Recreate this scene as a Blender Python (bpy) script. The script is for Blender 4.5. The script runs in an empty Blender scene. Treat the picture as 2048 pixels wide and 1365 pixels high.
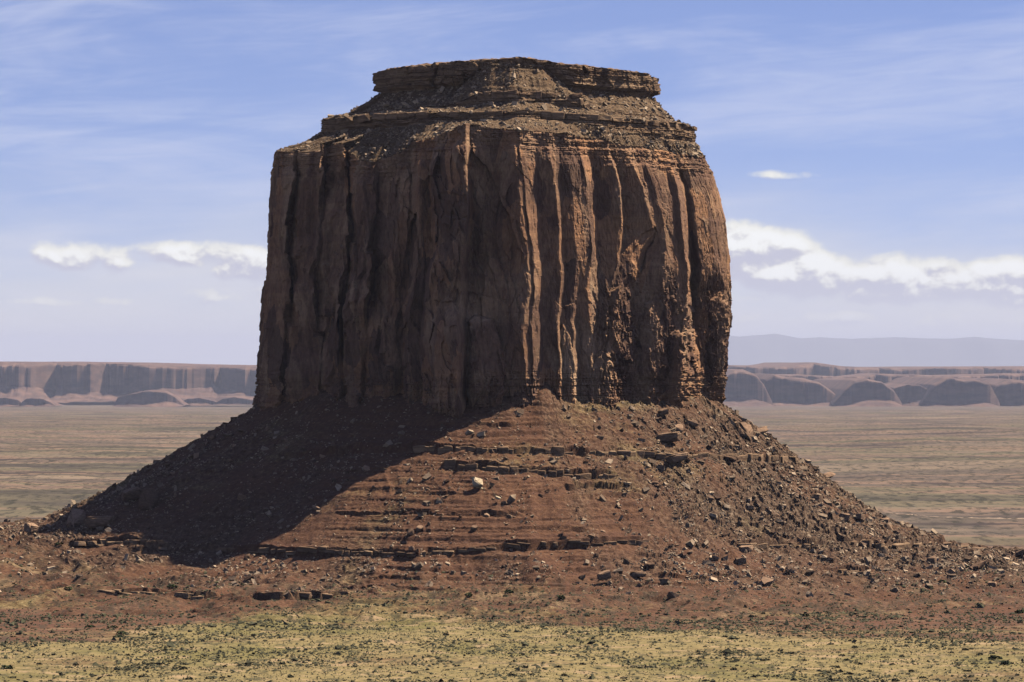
import bpy, math, random
import numpy as np

# ------------------------------------------------------------------ camera, sky, sun, exposure
SC = bpy.context.scene
COL = SC.collection
F, H, HY = 9783.0, 121.0, 725.0            # focal length in photo pixels, eye height (m), horizon row

cam_d = bpy.data.cameras.new('camera')
cam_d.sensor_width = 36.0
cam_d.lens = F / 2048.0 * 36.0
cam_d.clip_start = 5.0
cam_d.clip_end = 400000.0
cam = bpy.data.objects.new('camera', cam_d)
COL.objects.link(cam)
cam.location = (0, 0, H)
cam.rotation_euler = (math.radians(90) + math.atan((HY - 682.5) / F), 0, 0)
SC.camera = cam

SUN_EL, SUN_AZ = 56.0, 23.0                # azimuth: degrees from +X (right) towards +Y (away)
sun_dir = np.array([math.cos(math.radians(SUN_EL)) * math.cos(math.radians(SUN_AZ)),
                    math.cos(math.radians(SUN_EL)) * math.sin(math.radians(SUN_AZ)),
                    math.sin(math.radians(SUN_EL))])
sun_d = bpy.data.lights.new('sun', 'SUN')
sun_d.energy = 5.0
sun_d.angle = math.radians(0.53)
sun_d.color = (1.0, 0.91, 0.77)
sun = bpy.data.objects.new('sun', sun_d)
COL.objects.link(sun)
sun.rotation_euler = (math.radians(90 - SUN_EL), 0, math.radians(90 + SUN_AZ))
sun.location = (0, 0, 600)

SC.view_settings.view_transform = 'Standard'
SC.view_settings.look = 'None'
SC.view_settings.exposure = 0.80
SC.view_settings.gamma = 1.0
SC.view_settings.use_curve_mapping = False
SC.cycles.max_bounces = 4
SC.cycles.diffuse_bounces = 0
SC.cycles.volume_bounces = 0
SC.cycles.use_denoising = True
SC.cycles.denoising_prefilter = 'ACCURATE'


class NT:
    """small helper to write node trees"""
    def __init__(self, tree):
        self.t = tree

    def n(self, typ, **kw):
        nd = self.t.nodes.new(typ)
        for k, v in kw.items():
            setattr(nd, k, v)
        return nd

    def put(self, sock, v):
        if v is None:
            return
        if isinstance(v, bpy.types.NodeSocket):
            self.t.links.new(v, sock)
        else:
            sock.default_value = v

    def math(self, op, a, b=None, c=None, clamp=False):
        nd = self.n('ShaderNodeMath', operation=op, use_clamp=clamp)
        self.put(nd.inputs[0], a)
        self.put(nd.inputs[1], b)
        self.put(nd.inputs[2], c)
        return nd.outputs[0]

    def vmath(self, op, a, b=None):
        nd = self.n('ShaderNodeVectorMath', operation=op)
        self.put(nd.inputs[0], a)
        self.put(nd.inputs[1], b)
        return nd.outputs[0]

    def combine(self, x, y, z):
        nd = self.n('ShaderNodeCombineXYZ')
        for i, v in enumerate((x, y, z)):
            self.put(nd.inputs[i], v)
        return nd.outputs[0]

    def noise(self, vec, scale=1.0, detail=4.0, rough=0.55, dist=0.0, dim='3D'):
        nd = self.n('ShaderNodeTexNoise', noise_dimensions=dim)
        self.put(nd.inputs['Vector'], vec)
        nd.inputs['Scale'].default_value = scale
        nd.inputs['Detail'].default_value = detail
        nd.inputs['Roughness'].default_value = rough
        nd.inputs['Distortion'].default_value = dist
        return nd.outputs[0]

    def ss(self, v, a, b, lo=0.0, hi=1.0):
        nd = self.n('ShaderNodeMapRange', interpolation_type='SMOOTHSTEP')
        self.put(nd.inputs['Value'], v)
        for k, q in (('From Min', a), ('From Max', b), ('To Min', lo), ('To Max', hi)):
            self.put(nd.inputs[k], q)
        return nd.outputs[0]

    def mix(self, f, a, b, blend='MIX'):
        nd = self.n('ShaderNodeMix', data_type='RGBA', blend_type=blend)
        self.put(nd.inputs[0], f)
        self.put(nd.inputs[6], a)
        self.put(nd.inputs[7], b)
        return nd.outputs[2]

    def ramp(self, f, stops):
        nd = self.n('ShaderNodeValToRGB')
        cr = nd.color_ramp
        while len(cr.elements) < len(stops):
            cr.elements.new(0.5)
        for e, (p, c) in zip(cr.elements, stops):
            e.position = p
            e.color = (*c, 1) if len(c) == 3 else c
        self.put(nd.inputs[0], f)
        return nd.outputs[0]


def rgb(r, g, b):
    """sRGB bytes -> linear rgba"""
    f = lambda c: (c / 255 / 12.92) if c <= 10.3 else ((c / 255 + .055) / 1.055) ** 2.4
    return (f(r), f(g), f(b), 1.0)


# world: Nishita sky (its low band stretched: very clear, dry air) with high cirrus and a belt of far cumulus
W = bpy.data.worlds.new('World')
SC.world = W
W.use_nodes = True
W.cycles.sampling_method = 'MANUAL'
W.cycles.sample_map_resolution = 256
wt = W.node_tree
wt.nodes.clear()
q = NT(wt)
tc = q.n('ShaderNodeTexCoord').outputs['Generated']
sep = q.n('ShaderNodeSeparateXYZ')
wt.links.new(tc, sep.inputs[0])
dx, dy, dz = sep.outputs
az = q.math('ARCTAN2', dx, dy)
PX = q.math('MULTIPLY', az, F / 100.0)                     # 100-pixel units of azimuth
PY = q.math('MULTIPLY', q.math('ARCSINE', dz), F / 100.0)  # and of elevation
zs = q.math('ADD', q.math('MULTIPLY', q.math('MAXIMUM', dz, 0.0), 2.0), 0.035)
svec = q.vmath('NORMALIZE', q.combine(dx, dy, zs))
sky = q.n('ShaderNodeTexSky', sky_type='NISHITA')
sky.sun_disc = False
sky.sun_elevation = math.radians(SUN_EL)
sky.sun_rotation = math.radians(90 - SUN_AZ)
sky.altitude = 1600
sky.air_density = 1.0
sky.dust_density = 0.6
sky.ozone_density = 1.5
wt.links.new(svec, sky.inputs[0])
SKY_S = 0.08
skyc = q.vmath('MULTIPLY', sky.outputs[0], (SKY_S * 1.05, SKY_S * 1.0, SKY_S * 1.32))
# cirrus: long tilted streaks
tilt = q.math('ADD', PY, q.math('MULTIPLY', PX, -0.07))
cv = q.combine(q.math('MULTIPLY', PX, 0.10), q.math('MULTIPLY', tilt, 0.55), 0.0)
c1 = q.noise(q.vmath('ADD', cv, (3.1, 7.7, 0)), 1.0, 5.0, 0.6, 0.6, '2D')
cv2 = q.combine(q.math('MULTIPLY', PX, 0.30), q.math('MULTIPLY', tilt, 2.4), 0.0)
c2 = q.noise(cv2, 1.0, 4.0, 0.65, 0.4, '2D')
cir = q.math('ADD', q.math('MULTIPLY', c1, 0.8), q.math('MULTIPLY', c2, 0.3))
cir = q.math('MULTIPLY', q.ss(cir, 0.44, 0.78), q.ss(PY, 45.0, 9.0, 0.10, 0.5))
skyc = q.mix(cir, skyc, rgb(208, 212, 232))
# pale grey air low down in the cloud belt
veil_n = q.noise(q.combine(q.math('MULTIPLY', PX, 0.16), q.math('MULTIPLY', PY, 0.7), 0.0), 1.0, 4.0, 0.55, 0.2, '2D')
pyv = q.math('ADD', PY, q.math('MULTIPLY', q.math('SUBTRACT', veil_n, .5), 2.2))
veil = q.ss(pyv, 4.0, 0.2)
skyc = q.mix(q.math('MULTIPLY', veil, 0.90), skyc, rgb(222, 219, 216))


def cloud_mask(px, py):
    m_ = None
    for cx, cy, rx, ry, k in CLOUDS:
        a = q.math('MULTIPLY', q.math('SUBTRACT', px, (cx - 1024) / 100), 100.0 / rx)
        b = q.math('MULTIPLY', q.math('SUBTRACT', py, (HY - cy) / 100), 100.0 / ry)
        r2 = q.math('MULTIPLY_ADD', a, a, q.math('MULTIPLY', b, b))
        e = q.math('MULTIPLY_ADD', r2, -k, k)
        m_ = e if m_ is None else q.math('SMOOTH_MAX', m_, e, 0.15)
    return q.math('MAXIMUM', m_, -1.5)


CLOUDS = ((1470, 505, 170, 66, 2.0), (1610, 552, 160, 56, 2.0), (1790, 560, 180, 52, 2.0), (1990, 566, 220, 54, 1.9), (1900, 585, 220, 28, .55), (1560, 592, 150, 16, .6),
          (165, 512, 120, 30, 1.2), (232, 530, 45, 26, 1.1), (400, 508, 140, 27, 1.2), (505, 528, 85, 40, 1.2), (480, 590, 110, 18, .5), (140, 605, 100, 9, .45), (1750, 640, 260, 14, .3),
          (1545, 350, 70, 7, .3), (-260, 540, 240, 40, .9), (2420, 530, 240, 45, .9), (800, 540, 160, 35, .9))


def cloud_n(px, py, det=6.0):
    v = q.combine(px, q.math('MULTIPLY', py, 1.5), 0.0)
    return q.noise(v, 1.25, det, 0.52, 0.15, '2D')


OX, OY = 0.08, 0.13
PX2, PY2 = q.math('ADD', PX, OX), q.math('ADD', PY, OY)
d0 = q.math('MULTIPLY_ADD', q.math('SUBTRACT', cloud_n(PX, PY), .5), 3.0, cloud_mask(PX, PY))
n2 = q.math('MULTIPLY_ADD', q.math('SUBTRACT', cloud_n(PX2, PY2, 4.0), .5), 3.0, cloud_mask(PX2, PY2))
cov = q.ss(d0, -0.15, 0.9)
d0s = q.math('MULTIPLY_ADD', q.math('SUBTRACT', cloud_n(PX, PY, 4.0), .5), 3.0, cloud_mask(PX, PY))
lit = q.ss(q.math('SUBTRACT', d0s, n2), -0.35, 0.55)
ccol = q.mix(lit, rgb(190, 190, 206), rgb(240, 237, 222))
ccol = q.mix(q.math('MULTIPLY', q.ss(d0, .4, 1.4), q.math('MULTIPLY', lit, lit)), ccol, rgb(252, 252, 248))
skyc = q.mix(q.math('MULTIPLY', cov, q.ss(PY, .5, 1.9, .35, .92)), skyc, ccol)
bg = q.n('ShaderNodeBackground')
wt.links.new(skyc, bg.inputs[0])
bg.inputs[1].default_value = 0.64
out = q.n('ShaderNodeOutputWorld')
wt.links.new(bg.outputs[0], out.inputs[0])

# ------------------------------------------------------------------ numpy noise
RNG = np.random.default_rng(7)
random.seed(7)


def _h(ix, iy, iz, seed):
    h = (ix.astype(np.int64) * 374761393 + iy.astype(np.int64) * 668265263 + iz.astype(np.int64) * 2147483647 + seed * 1274126177) & 0xffffffff
    h = ((h ^ (h >> 13)) * 1274126177) & 0xffffffff
    h = ((h ^ (h >> 16)) * 2246822519) & 0xffffffff
    return ((h ^ (h >> 15)) & 0xffffff).astype(np.float64) / float(0x1000000)


def vnoise(x, y, z=None, seed=0):
    x = np.asarray(x, float)
    y = np.broadcast_to(np.asarray(y, float), x.shape)
    ix, iy = np.floor(x), np.floor(y)
    fx, fy = x - ix, y - iy
    fx = fx * fx * (3 - 2 * fx)
    fy = fy * fy * (3 - 2 * fy)

    def plane(iz):
        a = _h(ix, iy, iz, seed); b = _h(ix + 1, iy, iz, seed)
        c = _h(ix, iy + 1, iz, seed); d = _h(ix + 1, iy + 1, iz, seed)
        return (a + (b - a) * fx) * (1 - fy) + (c + (d - c) * fx) * fy
    if z is None:
        return plane(np.zeros_like(ix)) * 2 - 1
    z = np.broadcast_to(np.asarray(z, float), x.shape)
    iz = np.floor(z)
    fz = z - iz
    fz = fz * fz * (3 - 2 * fz)
    p0, p1 = plane(iz), plane(iz + 1)
    return (p0 + (p1 - p0) * fz) * 2 - 1


def fbm(x, y, z=None, oct=4, seed=0, gain=0.5):
    s, a, f = 0.0, 1.0, 1.0
    for o in range(oct):
        s = s + a * vnoise(x * f, y * f, None if z is None else z * f, seed + o * 17)
        a *= gain
        f *= 2.03
    return s


def ridged(x, y, z=None, oct=3, seed=0):
    s, a, f = 0.0, 1.0, 1.0
    for o in range(oct):
        s = s + a * (1 - 2 * np.abs(vnoise(x * f, y * f, None if z is None else z * f, seed + o * 13)))
        a *= 0.5
        f *= 2.1
    return s


def voronoi(u, v, seed=0):
    """F1, F2-F1 and a random value per cell"""
    iu, iv = np.floor(u), np.floor(v)
    f1 = np.full(u.shape, 9.0); f2 = np.full(u.shape, 9.0); cid = np.zeros(u.shape)
    for du in (-1, 0, 1):
        for dv in (-1, 0, 1):
            cu, cv = iu + du, iv + dv
            zz = np.zeros_like(cu)
            pu = cu + _h(cu, cv, zz, seed); pv = cv + _h(cu, cv, zz, seed + 1)
            d = np.hypot(u - pu, v - pv)
            near = d < f1
            f2 = np.where(near, f1, np.minimum(f2, d))
            cid = np.where(near, _h(cu, cv, zz, seed + 2), cid)
            f1 = np.where(near, d, f1)
    return f1, f2 - f1, cid


def facets(u, v, seed, tilt=1.0):
    """broken planar faces: random offset and tilt per cell, sharp edges"""
    iu, iv = np.floor(u), np.floor(v)
    f1 = np.full(u.shape, 9.0); val = np.zeros(u.shape)
    for du in (-1, 0, 1):
        for dv in (-1, 0, 1):
            cu, cv = iu + du, iv + dv
            zz = np.zeros_like(cu)
            a = u - cu - _h(cu, cv, zz, seed); b = v - cv - _h(cu, cv, zz, seed + 1)
            d = np.maximum(np.abs(a), np.abs(b) * .8) + .25 * np.abs(a + b)
            w_ = (_h(cu, cv, zz, seed + 2) - .5) + tilt * ((_h(cu, cv, zz, seed + 3) - .5) * a + (_h(cu, cv, zz, seed + 4) - .5) * b)
            near = d < f1
            val = np.where(near, w_, val)
            f1 = np.where(near, d, f1)
    return val


def blocks(u, z, h, w, seed, joint=0.35):
    """brick-like jointed strata: random offset per block (-1..1) and joint mask (0..1)"""
    zz = z / h + 0.35 * vnoise(u / 25.0, z * 0 + seed, None, seed)
    lay = np.floor(zz + 0.6 * (vnoise(zz * 0.7, zz * 0 + 3.3, None, seed + 5)))
    fz = zz - np.floor(zz)
    r = _h(lay, lay * 0, lay * 0, seed)
    lw = w * (0.55 + 1.1 * r)
    uu = u / lw + r * 37.0
    c = np.floor(uu)
    fu = uu - c
    off = _h(c, lay, lay * 0, seed + 3) * 2 - 1
    eu = np.minimum(fu, 1 - fu) * lw
    ez = np.minimum(fz, 1 - fz) * h
    jm = np.maximum(1 - eu / joint, 1 - ez / (joint * 0.8)).clip(0, 1)
    lo = _h(lay, lay * 0 + 5, lay * 0, seed + 9) * 2 - 1
    return off * 0.5 + lo * 0.5, jm


def sstep(x, a, b):
    t = np.clip((x - a) / (b - a), 0, 1)
    return t * t * (3 - 2 * t)


def proj(X, Y, Z):
    return 1024 + F * X / Y, HY - F * (Z - H) / Y


# ------------------------------------------------------------------ mesh helpers
def grid_faces(nr, nc, wrap):
    r = np.arange(nr - 1)[:, None]
    c = np.arange(nc if wrap else nc - 1)[None, :]
    c2 = (c + 1) % nc
    a = r * nc + c; b = r * nc + c2
    return np.stack([a, b, b + nc, a + nc], -1).reshape(-1, 4)


def mesh(name, verts, faces, mat=None, attrs=None, smooth=False):
    me = bpy.data.meshes.new(name)
    verts = np.ascontiguousarray(verts, np.float32).reshape(-1, 3)
    faces = np.ascontiguousarray(faces, np.int32)
    k = faces.shape[1]
    me.vertices.add(len(verts))
    me.vertices.foreach_set('co', verts.ravel())
    me.loops.add(faces.size)
    me.loops.foreach_set('vertex_index', faces.ravel())
    me.polygons.add(len(faces))
    me.polygons.foreach_set('loop_start', np.arange(0, faces.size, k, dtype=np.int32))
    me.polygons.foreach_set('use_smooth', np.full(len(faces), smooth))
    for an, av in (attrs or {}).items():
        at = me.attributes.new(an, 'FLOAT', 'POINT')
        at.data.foreach_set('value', np.ascontiguousarray(av, np.float32).ravel())
    me.update(calc_edges=True)
    if mat:
        me.materials.append(mat)
    return me


def obj(name, me, parent=None, loc=None):
    o = bpy.data.objects.new(name, me)
    COL.objects.link(o)
    if parent is not None:
        o.parent = parent
    if loc is not None:
        o.location = loc
    return o


def tag(o, label=None, cat=None, group=None, kind=None):
    for k, v in (('label', label), ('category', cat), ('group', group), ('kind', kind)):
        if v:
            o[k] = v
    return o


def compact(V, Fc, attrs=None):
    used = np.zeros(len(V), bool)
    used[Fc.ravel()] = True
    remap = np.cumsum(used) - 1
    return V[used], remap[Fc], {k: a.ravel()[used] for k, a in (attrs or {}).items()}


# ------------------------------------------------------------------ materials
def new_mat(name):
    m = bpy.data.materials.new(name)
    m.use_nodes = True
    t = m.node_tree
    t.nodes.clear()
    g = NT(t)
    bs = g.n('ShaderNodeBsdfPrincipled')
    bs.inputs['Roughness'].default_value = 0.95
    bs.inputs['Specular IOR Level'].default_value = 0.12
    o = g.n('ShaderNodeOutputMaterial')
    t.links.new(bs.outputs[0], o.inputs[0])
    return m, g, bs


def wpos(g):
    return g.n('ShaderNodeNewGeometry').outputs['Position']


def sc(g, vec, s):
    return g.vmath('MULTIPLY', vec, s)


def attr(g, name):
    return g.n('ShaderNodeAttribute', attribute_name=name).outputs['Fac']


def bump(g, bs, hgt, dist, strength=1.0):
    b = g.n('ShaderNodeBump')
    b.inputs['Strength'].default_value = strength
    b.inputs['Distance'].default_value = dist
    g.put(b.inputs['Height'], hgt)
    g.t.links.new(b.outputs[0], bs.inputs['Normal'])


def mat_cliff():
    m, g, bs = new_mat('sandstone_cliff')
    p = wpos(g)
    st = g.noise(sc(g, p, (.06, .06, .02)), 1.0, 6.0, .62, .8)
    big = g.noise(sc(g, p, (.022, .022, .014)), 1.0, 4.0, .55, .4)
    band = g.noise(sc(g, p, (.012, .012, .22)), 1.0, 5.0, .6)
    fine = g.noise(sc(g, p, (.9, .9, .35)), 1.0, 5.0, .6)
    c = g.ramp(st, [(.28, (.066, .035, .025)), (.42, (.175, .095, .056)), (.57, (.325, .195, .110)), (.8, (.47, .31, .185))])
    c = g.mix(g.ss(big, .54, .72), c, (.33, .17, .08, 1))
    vor = g.n('ShaderNodeTexVoronoi')
    g.put(vor.inputs['Vector'], g.vmath('ADD', sc(g, p, (.075, .075, .03)), sc(g, g.combine(st, big, st), (.8, .8, .8))))
    vor.inputs['Scale'].default_value = 1.0
    slab = g.n('ShaderNodeSeparateColor')
    g.t.links.new(vor.outputs['Color'], slab.inputs[0])
    c = g.mix(g.math('MULTIPLY', g.ss(slab.outputs[0], .55, .9), .75), c, (.10, .056, .038, 1))
    c = g.mix(g.math('MULTIPLY', g.ss(slab.outputs[1], .58, .92), .7), c, (.38, .19, .090, 1))
    run = g.noise(sc(g, p, (.35, .35, .012)), 1.0, 4.0, .6)
    c = g.mix(g.math('MULTIPLY', g.ss(run, .54, .70), .35), c, (.08, .045, .033, 1))
    c = g.mix(g.math('MULTIPLY', g.ss(band, .42, .62), .35), c, (.16, .085, .06, 1))
    c = g.mix(.55, c, g.ramp(fine, [(.3, (.30, .30, .30)), (.7, (.78, .76, .72))]), 'OVERLAY')
    g.put(bs.inputs['Base Color'], c)
    b1 = g.noise(sc(g, p, (1.1, 1.1, .5)), 1.0, 6.0, .65)
    b2 = g.noise(sc(g, p, (.25, .25, 1.6)), 1.0, 4.0, .6)
    bump(g, bs, g.math('ADD', b1, g.math('MULTIPLY', b2, .6)), 0.5, .8)
    return m


def mat_strata():
    m, g, bs = new_mat('layered_rock')
    p = wpos(g)
    band = g.noise(sc(g, p, (.03, .03, .75)), 1.0, 6.0, .65)
    mott = g.noise(sc(g, p, (.35, .35, .5)), 1.0, 6.0, .65)
    c = g.ramp(band, [(.32, (.085, .048, .031)), (.5, (.225, .138, .078)), (.68, (.36, .235, .135))])
    c = g.mix(g.ss(mott, .5, .72), c, (.14, .085, .052, 1))
    g.put(bs.inputs['Base Color'], c)
    bump(g, bs, g.math('ADD', g.noise(sc(g, p, (.8, .8, 2.6)), 1.0, 6.0, .65), mott), .5, .8)
    return m


def mat_scree():
    """rubble slope below the cap"""
    m, g, bs = new_mat('scree')
    p = wpos(g)
    n = g.noise(sc(g, p, (.8, .8, .8)), 1.0, 7.0, .7)
    b = g.noise(sc(g, p, (.04, .04, .1)), 1.0, 4.0, .6)
    c = g.ramp(n, [(.34, (.048, .029, .018)), (.5, (.128, .079, .044)), (.66, (.250, .172, .098))])
    c = g.mix(g.ss(b, .5, .7), c, (.120, .070, .038, 1))
    g.put(bs.inputs['Base Color'], c)
    bump(g, bs, n, .9, .9)
    return m


def ground_color(g, p, zone, rocky, apron=1.0):
    """red shale soil (zone 0) to yellow dry grassland (zone 1)"""
    n1 = g.noise(sc(g, p, (.05, .05, .05)), 1.0, 6.0, .62, .4)
    n2 = g.noise(sc(g, p, (.45, .45, .45)), 1.0, 6.0, .65)
    n3 = g.noise(sc(g, p, (.012, .006, .02)), 1.0, 4.0, .6, .4)
    band = g.noise(sc(g, p, (.01, .01, .42)), 1.0, 5.0, .65)
    red = g.ramp(n2, [(.32, (0.08, 0.0392, 0.024)), (.5, (0.113, 0.053, 0.028)), (.70, (0.185, 0.096, 0.052))])
    red = g.mix(g.math('MULTIPLY', g.ss(band, .45, .63), .55), red, (0.084, 0.0392, 0.0248, 1))
    scree = g.ramp(n2, [(.36, (0.058, 0.034, 0.022)), (.52, (0.118, 0.072, 0.044)), (.68, (0.25, 0.175, 0.11))])
    red = g.mix(rocky, red, scree)
    n4 = g.noise(sc(g, p, (.16, .05, .1)), 1.0, 5.0, .7, .3)
    red = g.mix(g.math('MULTIPLY', g.ss(n4, .48, .60), g.math('MULTIPLY', apron, .8)), red, (.060, .042, .026, 1))
    red = g.mix(g.math('MULTIPLY', g.ss(n1, .54, .68), g.math('MULTIPLY', apron, .6)), red, (.20, .125, .068, 1))
    n5 = g.noise(sc(g, p, (.010, .012, .02)), 1.0, 3.0, .6, .6)
    yel = g.ramp(n2, [(.30, (.100, .080, .034)), (.48, (.195, .146, .058)), (.68, (.31, .23, .105))])
    yel = g.mix(g.ss(n3, .50, .64), yel, g.ramp(n2, [(.3, (.095, .080, .028)), (.7, (.215, .172, .062))]))
    yel = g.mix(g.math('MULTIPLY', g.ss(n1, .52, .66), .75), yel, (.34, .225, .125, 1))
    yel = g.mix(g.math('MULTIPLY', g.ss(n4, .50, .62), .85), yel, (.065, .056, .026, 1))
    f = g.math('ADD', zone, g.math('MULTIPLY', g.math('SUBTRACT', n5, .5), 2.4))
    f = g.math('ADD', f, g.math('MULTIPLY', g.math('SUBTRACT', n1, .5), 1.2))
    f = g.math('ADD', f, g.math('MULTIPLY', g.math('SUBTRACT', n2, .5), .9))
    return g.mix(g.ss(f, .10, .95), red, yel), n2


def mat_talus():
    m, g, bs = new_mat('shale_talus')
    p = wpos(g)
    c, n = ground_color(g, p, attr(g, 'zone'), attr(g, 'rocky'), attr(g, 'apron'))
    g.put(bs.inputs['Base Color'], c)
    fine = g.noise(sc(g, p, (1.1, 1.1, 2.2)), 1.0, 6.0, .7)
    bump(g, bs, g.math('ADD', fine, n), .7, .8)
    return m


def mat_plain():
    m, g, bs = new_mat('desert_plain')
    p = wpos(g)
    near, n = ground_color(g, p, attr(g, 'zone'), 0.0)
    # farther out: bands of red sand, grey green brush and pale flats
    f1 = g.noise(sc(g, p, (.0007, .0012, .001)), 1.0, 7.0, .62, .6)
    f2 = g.noise(sc(g, p, (.011, .0045, .01)), 1.0, 7.0, .7, .4)
    f3 = g.noise(sc(g, p, (.09, .016, .05)), 1.0, 4.0, .7)
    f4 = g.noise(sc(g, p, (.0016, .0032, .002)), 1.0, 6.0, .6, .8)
    far = g.ramp(f1, [(.38, (.072, .058, .042)), (.45, (0.1364, 0.11, 0.06688)), (.51, (0.198, 0.1276, 0.08624)), (.56, (0.0924, 0.0704, 0.05456)), (.64, (0.2112, 0.154, 0.1012))])
    far = g.mix(g.math('MULTIPLY', g.ss(f2, .48, .66), .5), far, (0.07216, 0.05984, 0.03696, 1))
    far = g.mix(g.math('MULTIPLY', g.ss(f3, .50, .60), .8), far, (0.0264, 0.02464, 0.01584, 1))
    far = g.mix(g.math('MULTIPLY', g.ss(f4, .60, .66), .6), far, (0.2024, 0.1452, 0.1012, 1))
    far = g.mix(g.math('MULTIPLY', g.ss(f4, .43, .37), .85), far, (0.044, 0.03256, 0.02816, 1))  # dark brush and rock patches, also painting in the shaded faces of low scarps
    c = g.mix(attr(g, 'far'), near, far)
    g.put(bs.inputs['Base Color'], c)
    bump(g, bs, n, .5, .6)
    return m


def mat_stone(name, c0, c1):
    m, g, bs = new_mat(name)
    p = wpos(g)
    n = g.noise(sc(g, p, (.8, .8, 1.6)), 1.0, 6.0, .65)
    v = attr(g, 'tone')
    c = g.mix(v, c0, c1)
    c = g.mix(.6, c, g.ramp(n, [(.3, (.28, .27, .26)), (.7, (.75, .74, .72))]), 'OVERLAY')
    g.put(bs.inputs['Base Color'], c)
    bump(g, bs, n, .35, .7)
    return m


def mat_boulder(name, c0, c1):
    m, g, bs = new_mat(name)
    p = wpos(g)
    n = g.noise(sc(g, p, (.5, .5, 1.1)), 1.0, 7.0, .65)
    r = g.n('ShaderNodeObjectInfo').outputs['Random']
    c = g.mix(r, c0, c1)
    c = g.mix(.7, c, g.ramp(n, [(.3, (.25, .24, .23)), (.7, (.78, .76, .74))]), 'OVERLAY')
    g.put(bs.inputs['Base Color'], c)
    bump(g, bs, n, .5, .8)
    return m


def mat_plant(name, c0, c1):
    m, g, bs = new_mat(name)
    p = wpos(g)
    n = g.noise(sc(g, p, (.35, .35, .35)), 1.0, 3.0, .6)
    g.put(bs.inputs['Base Color'], g.mix(g.ss(n, .35, .65), c0, c1))
    return m


def mat_far(name, rock, top):
    m, g, bs = new_mat(name)
    p = wpos(g)
    n = g.noise(sc(g, p, (.004, .004, .012)), 1.0, 5.0, .6)
    c = g.mix(g.ss(n, .3, .7), rock, top)
    g.put(bs.inputs['Base Color'], c)
    bump(g, bs, n, 8.0, .3)
    return m


M_CLIFF, M_STRATA, M_SCREE, M_TALUS, M_PLAIN = mat_cliff(), mat_strata(), mat_scree(), mat_talus(), mat_plain()
M_STONE = mat_stone('broken_sandstone', (.085, .050, .032, 1), (.46, .34, .225, 1))
M_BOULDER = mat_boulder('boulder_sandstone', (.13, .078, .048, 1), (.29, .185, .115, 1))
M_PALE = mat_boulder('pale_sandstone', (.46, .36, .23, 1), (.50, .39, .25, 1))
M_SAGE = mat_plant('sagebrush', (.050, .048, .028, 1), (.095, .088, .045, 1))
M_GREEN = mat_plant('greenish_shrub', (.030, .042, .016, 1), (.065, .072, .026, 1))
M_GRASS = mat_plant('dry_grass', (.165, .135, .06, 1), (.28, .225, .105, 1))
M_MESA = mat_far('far_sandstone', (.075, .046, .038, 1), (.17, .10, .07, 1))
M_MOUNT = mat_far('mountain_rock', (.09, .09, .085, 1), (.11, .11, .10, 1))

# ------------------------------------------------------------------ butte: plan rings
CX, CY = -9.4, 2700.0
TH = np.linspace(-math.pi, math.pi, 7201)[:-1]


def ring(poly, smooth_deg):
    P = np.array(poly, float)
    Q = np.roll(P, -1, 0)
    t = np.linspace(0, 1, 300, endpoint=False)[:, None, None]
    pts = (P[None] * (1 - t) + Q[None] * t).transpose(1, 0, 2).reshape(-1, 2)
    a = np.arctan2(pts[:, 1], pts[:, 0]); r = np.hypot(pts[:, 0], pts[:, 1])
    o = np.argsort(a)
    R = np.interp(TH, a[o], r[o], period=2 * math.pi)
    k = int(smooth_deg / 360 * 7200)
    ker = np.exp(-0.5 * (np.arange(-3 * k, 3 * k + 1) / max(k, 1)) ** 2)
    ker /= ker.sum()
    Rp = np.concatenate([R[-3 * k:], R, R[:3 * k]])
    return np.convolve(Rp, ker, 'valid')


def at_th(R, th):
    return np.interp(th, TH, R, period=2 * math.pi)


R_WALL = ring([(-16, -130), (16, -133), (109, -58), (127, -5), (112, 80), (20, 120), (-90, 95), (-133, 15), (-127, -14)], 1.0)
R_TAL = ring([(-16, -130), (16, -133), (109, -58), (127, -5), (112, 80), (20, 120), (-90, 95), (-133, 15), (-127, -14)], 6.0)
R_LA = ring([(-95, 8), (-78, -22), (-35, -80), (14, -102), (55, -84), (99, -40), (112, 5), (100, 70), (0, 100), (-80, 75)], 1.2)
R_CAP = ring([(-64, 8), (-54, -20), (-18, -58), (14, -78), (40, -64), (82, -25), (88, 10), (78, 50), (0, 75), (-55, 50)], 1.5)

# columns: even steps along the visible perimeter, coarse behind
d_arc = np.hypot(np.gradient(R_WALL) / (TH[1] - TH[0]), R_WALL) * (TH[1] - TH[0])
py = R_WALL * np.sin(TH)
dens_c = np.where(py < 40, 1 / 0.46, 1 / 4.0)
cum = np.cumsum(d_arc * dens_c)
NC = int(cum[-1])
th_c = np.interp(np.linspace(0, cum[-1], NC, endpoint=False), cum, TH)
U_c = np.interp(th_c, TH, np.cumsum(d_arc))           # metres along the perimeter
ct, st_ = np.cos(th_c), np.sin(th_c)
Rw = at_th(R_WALL, th_c)
Xw, Yw = CX + Rw * ct, CY + Rw * st_
xw = 1024 + F * Xw / Yw                               # photo column of each wall column
front = 1 - sstep(Rw * st_, 25, 42)

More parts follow.
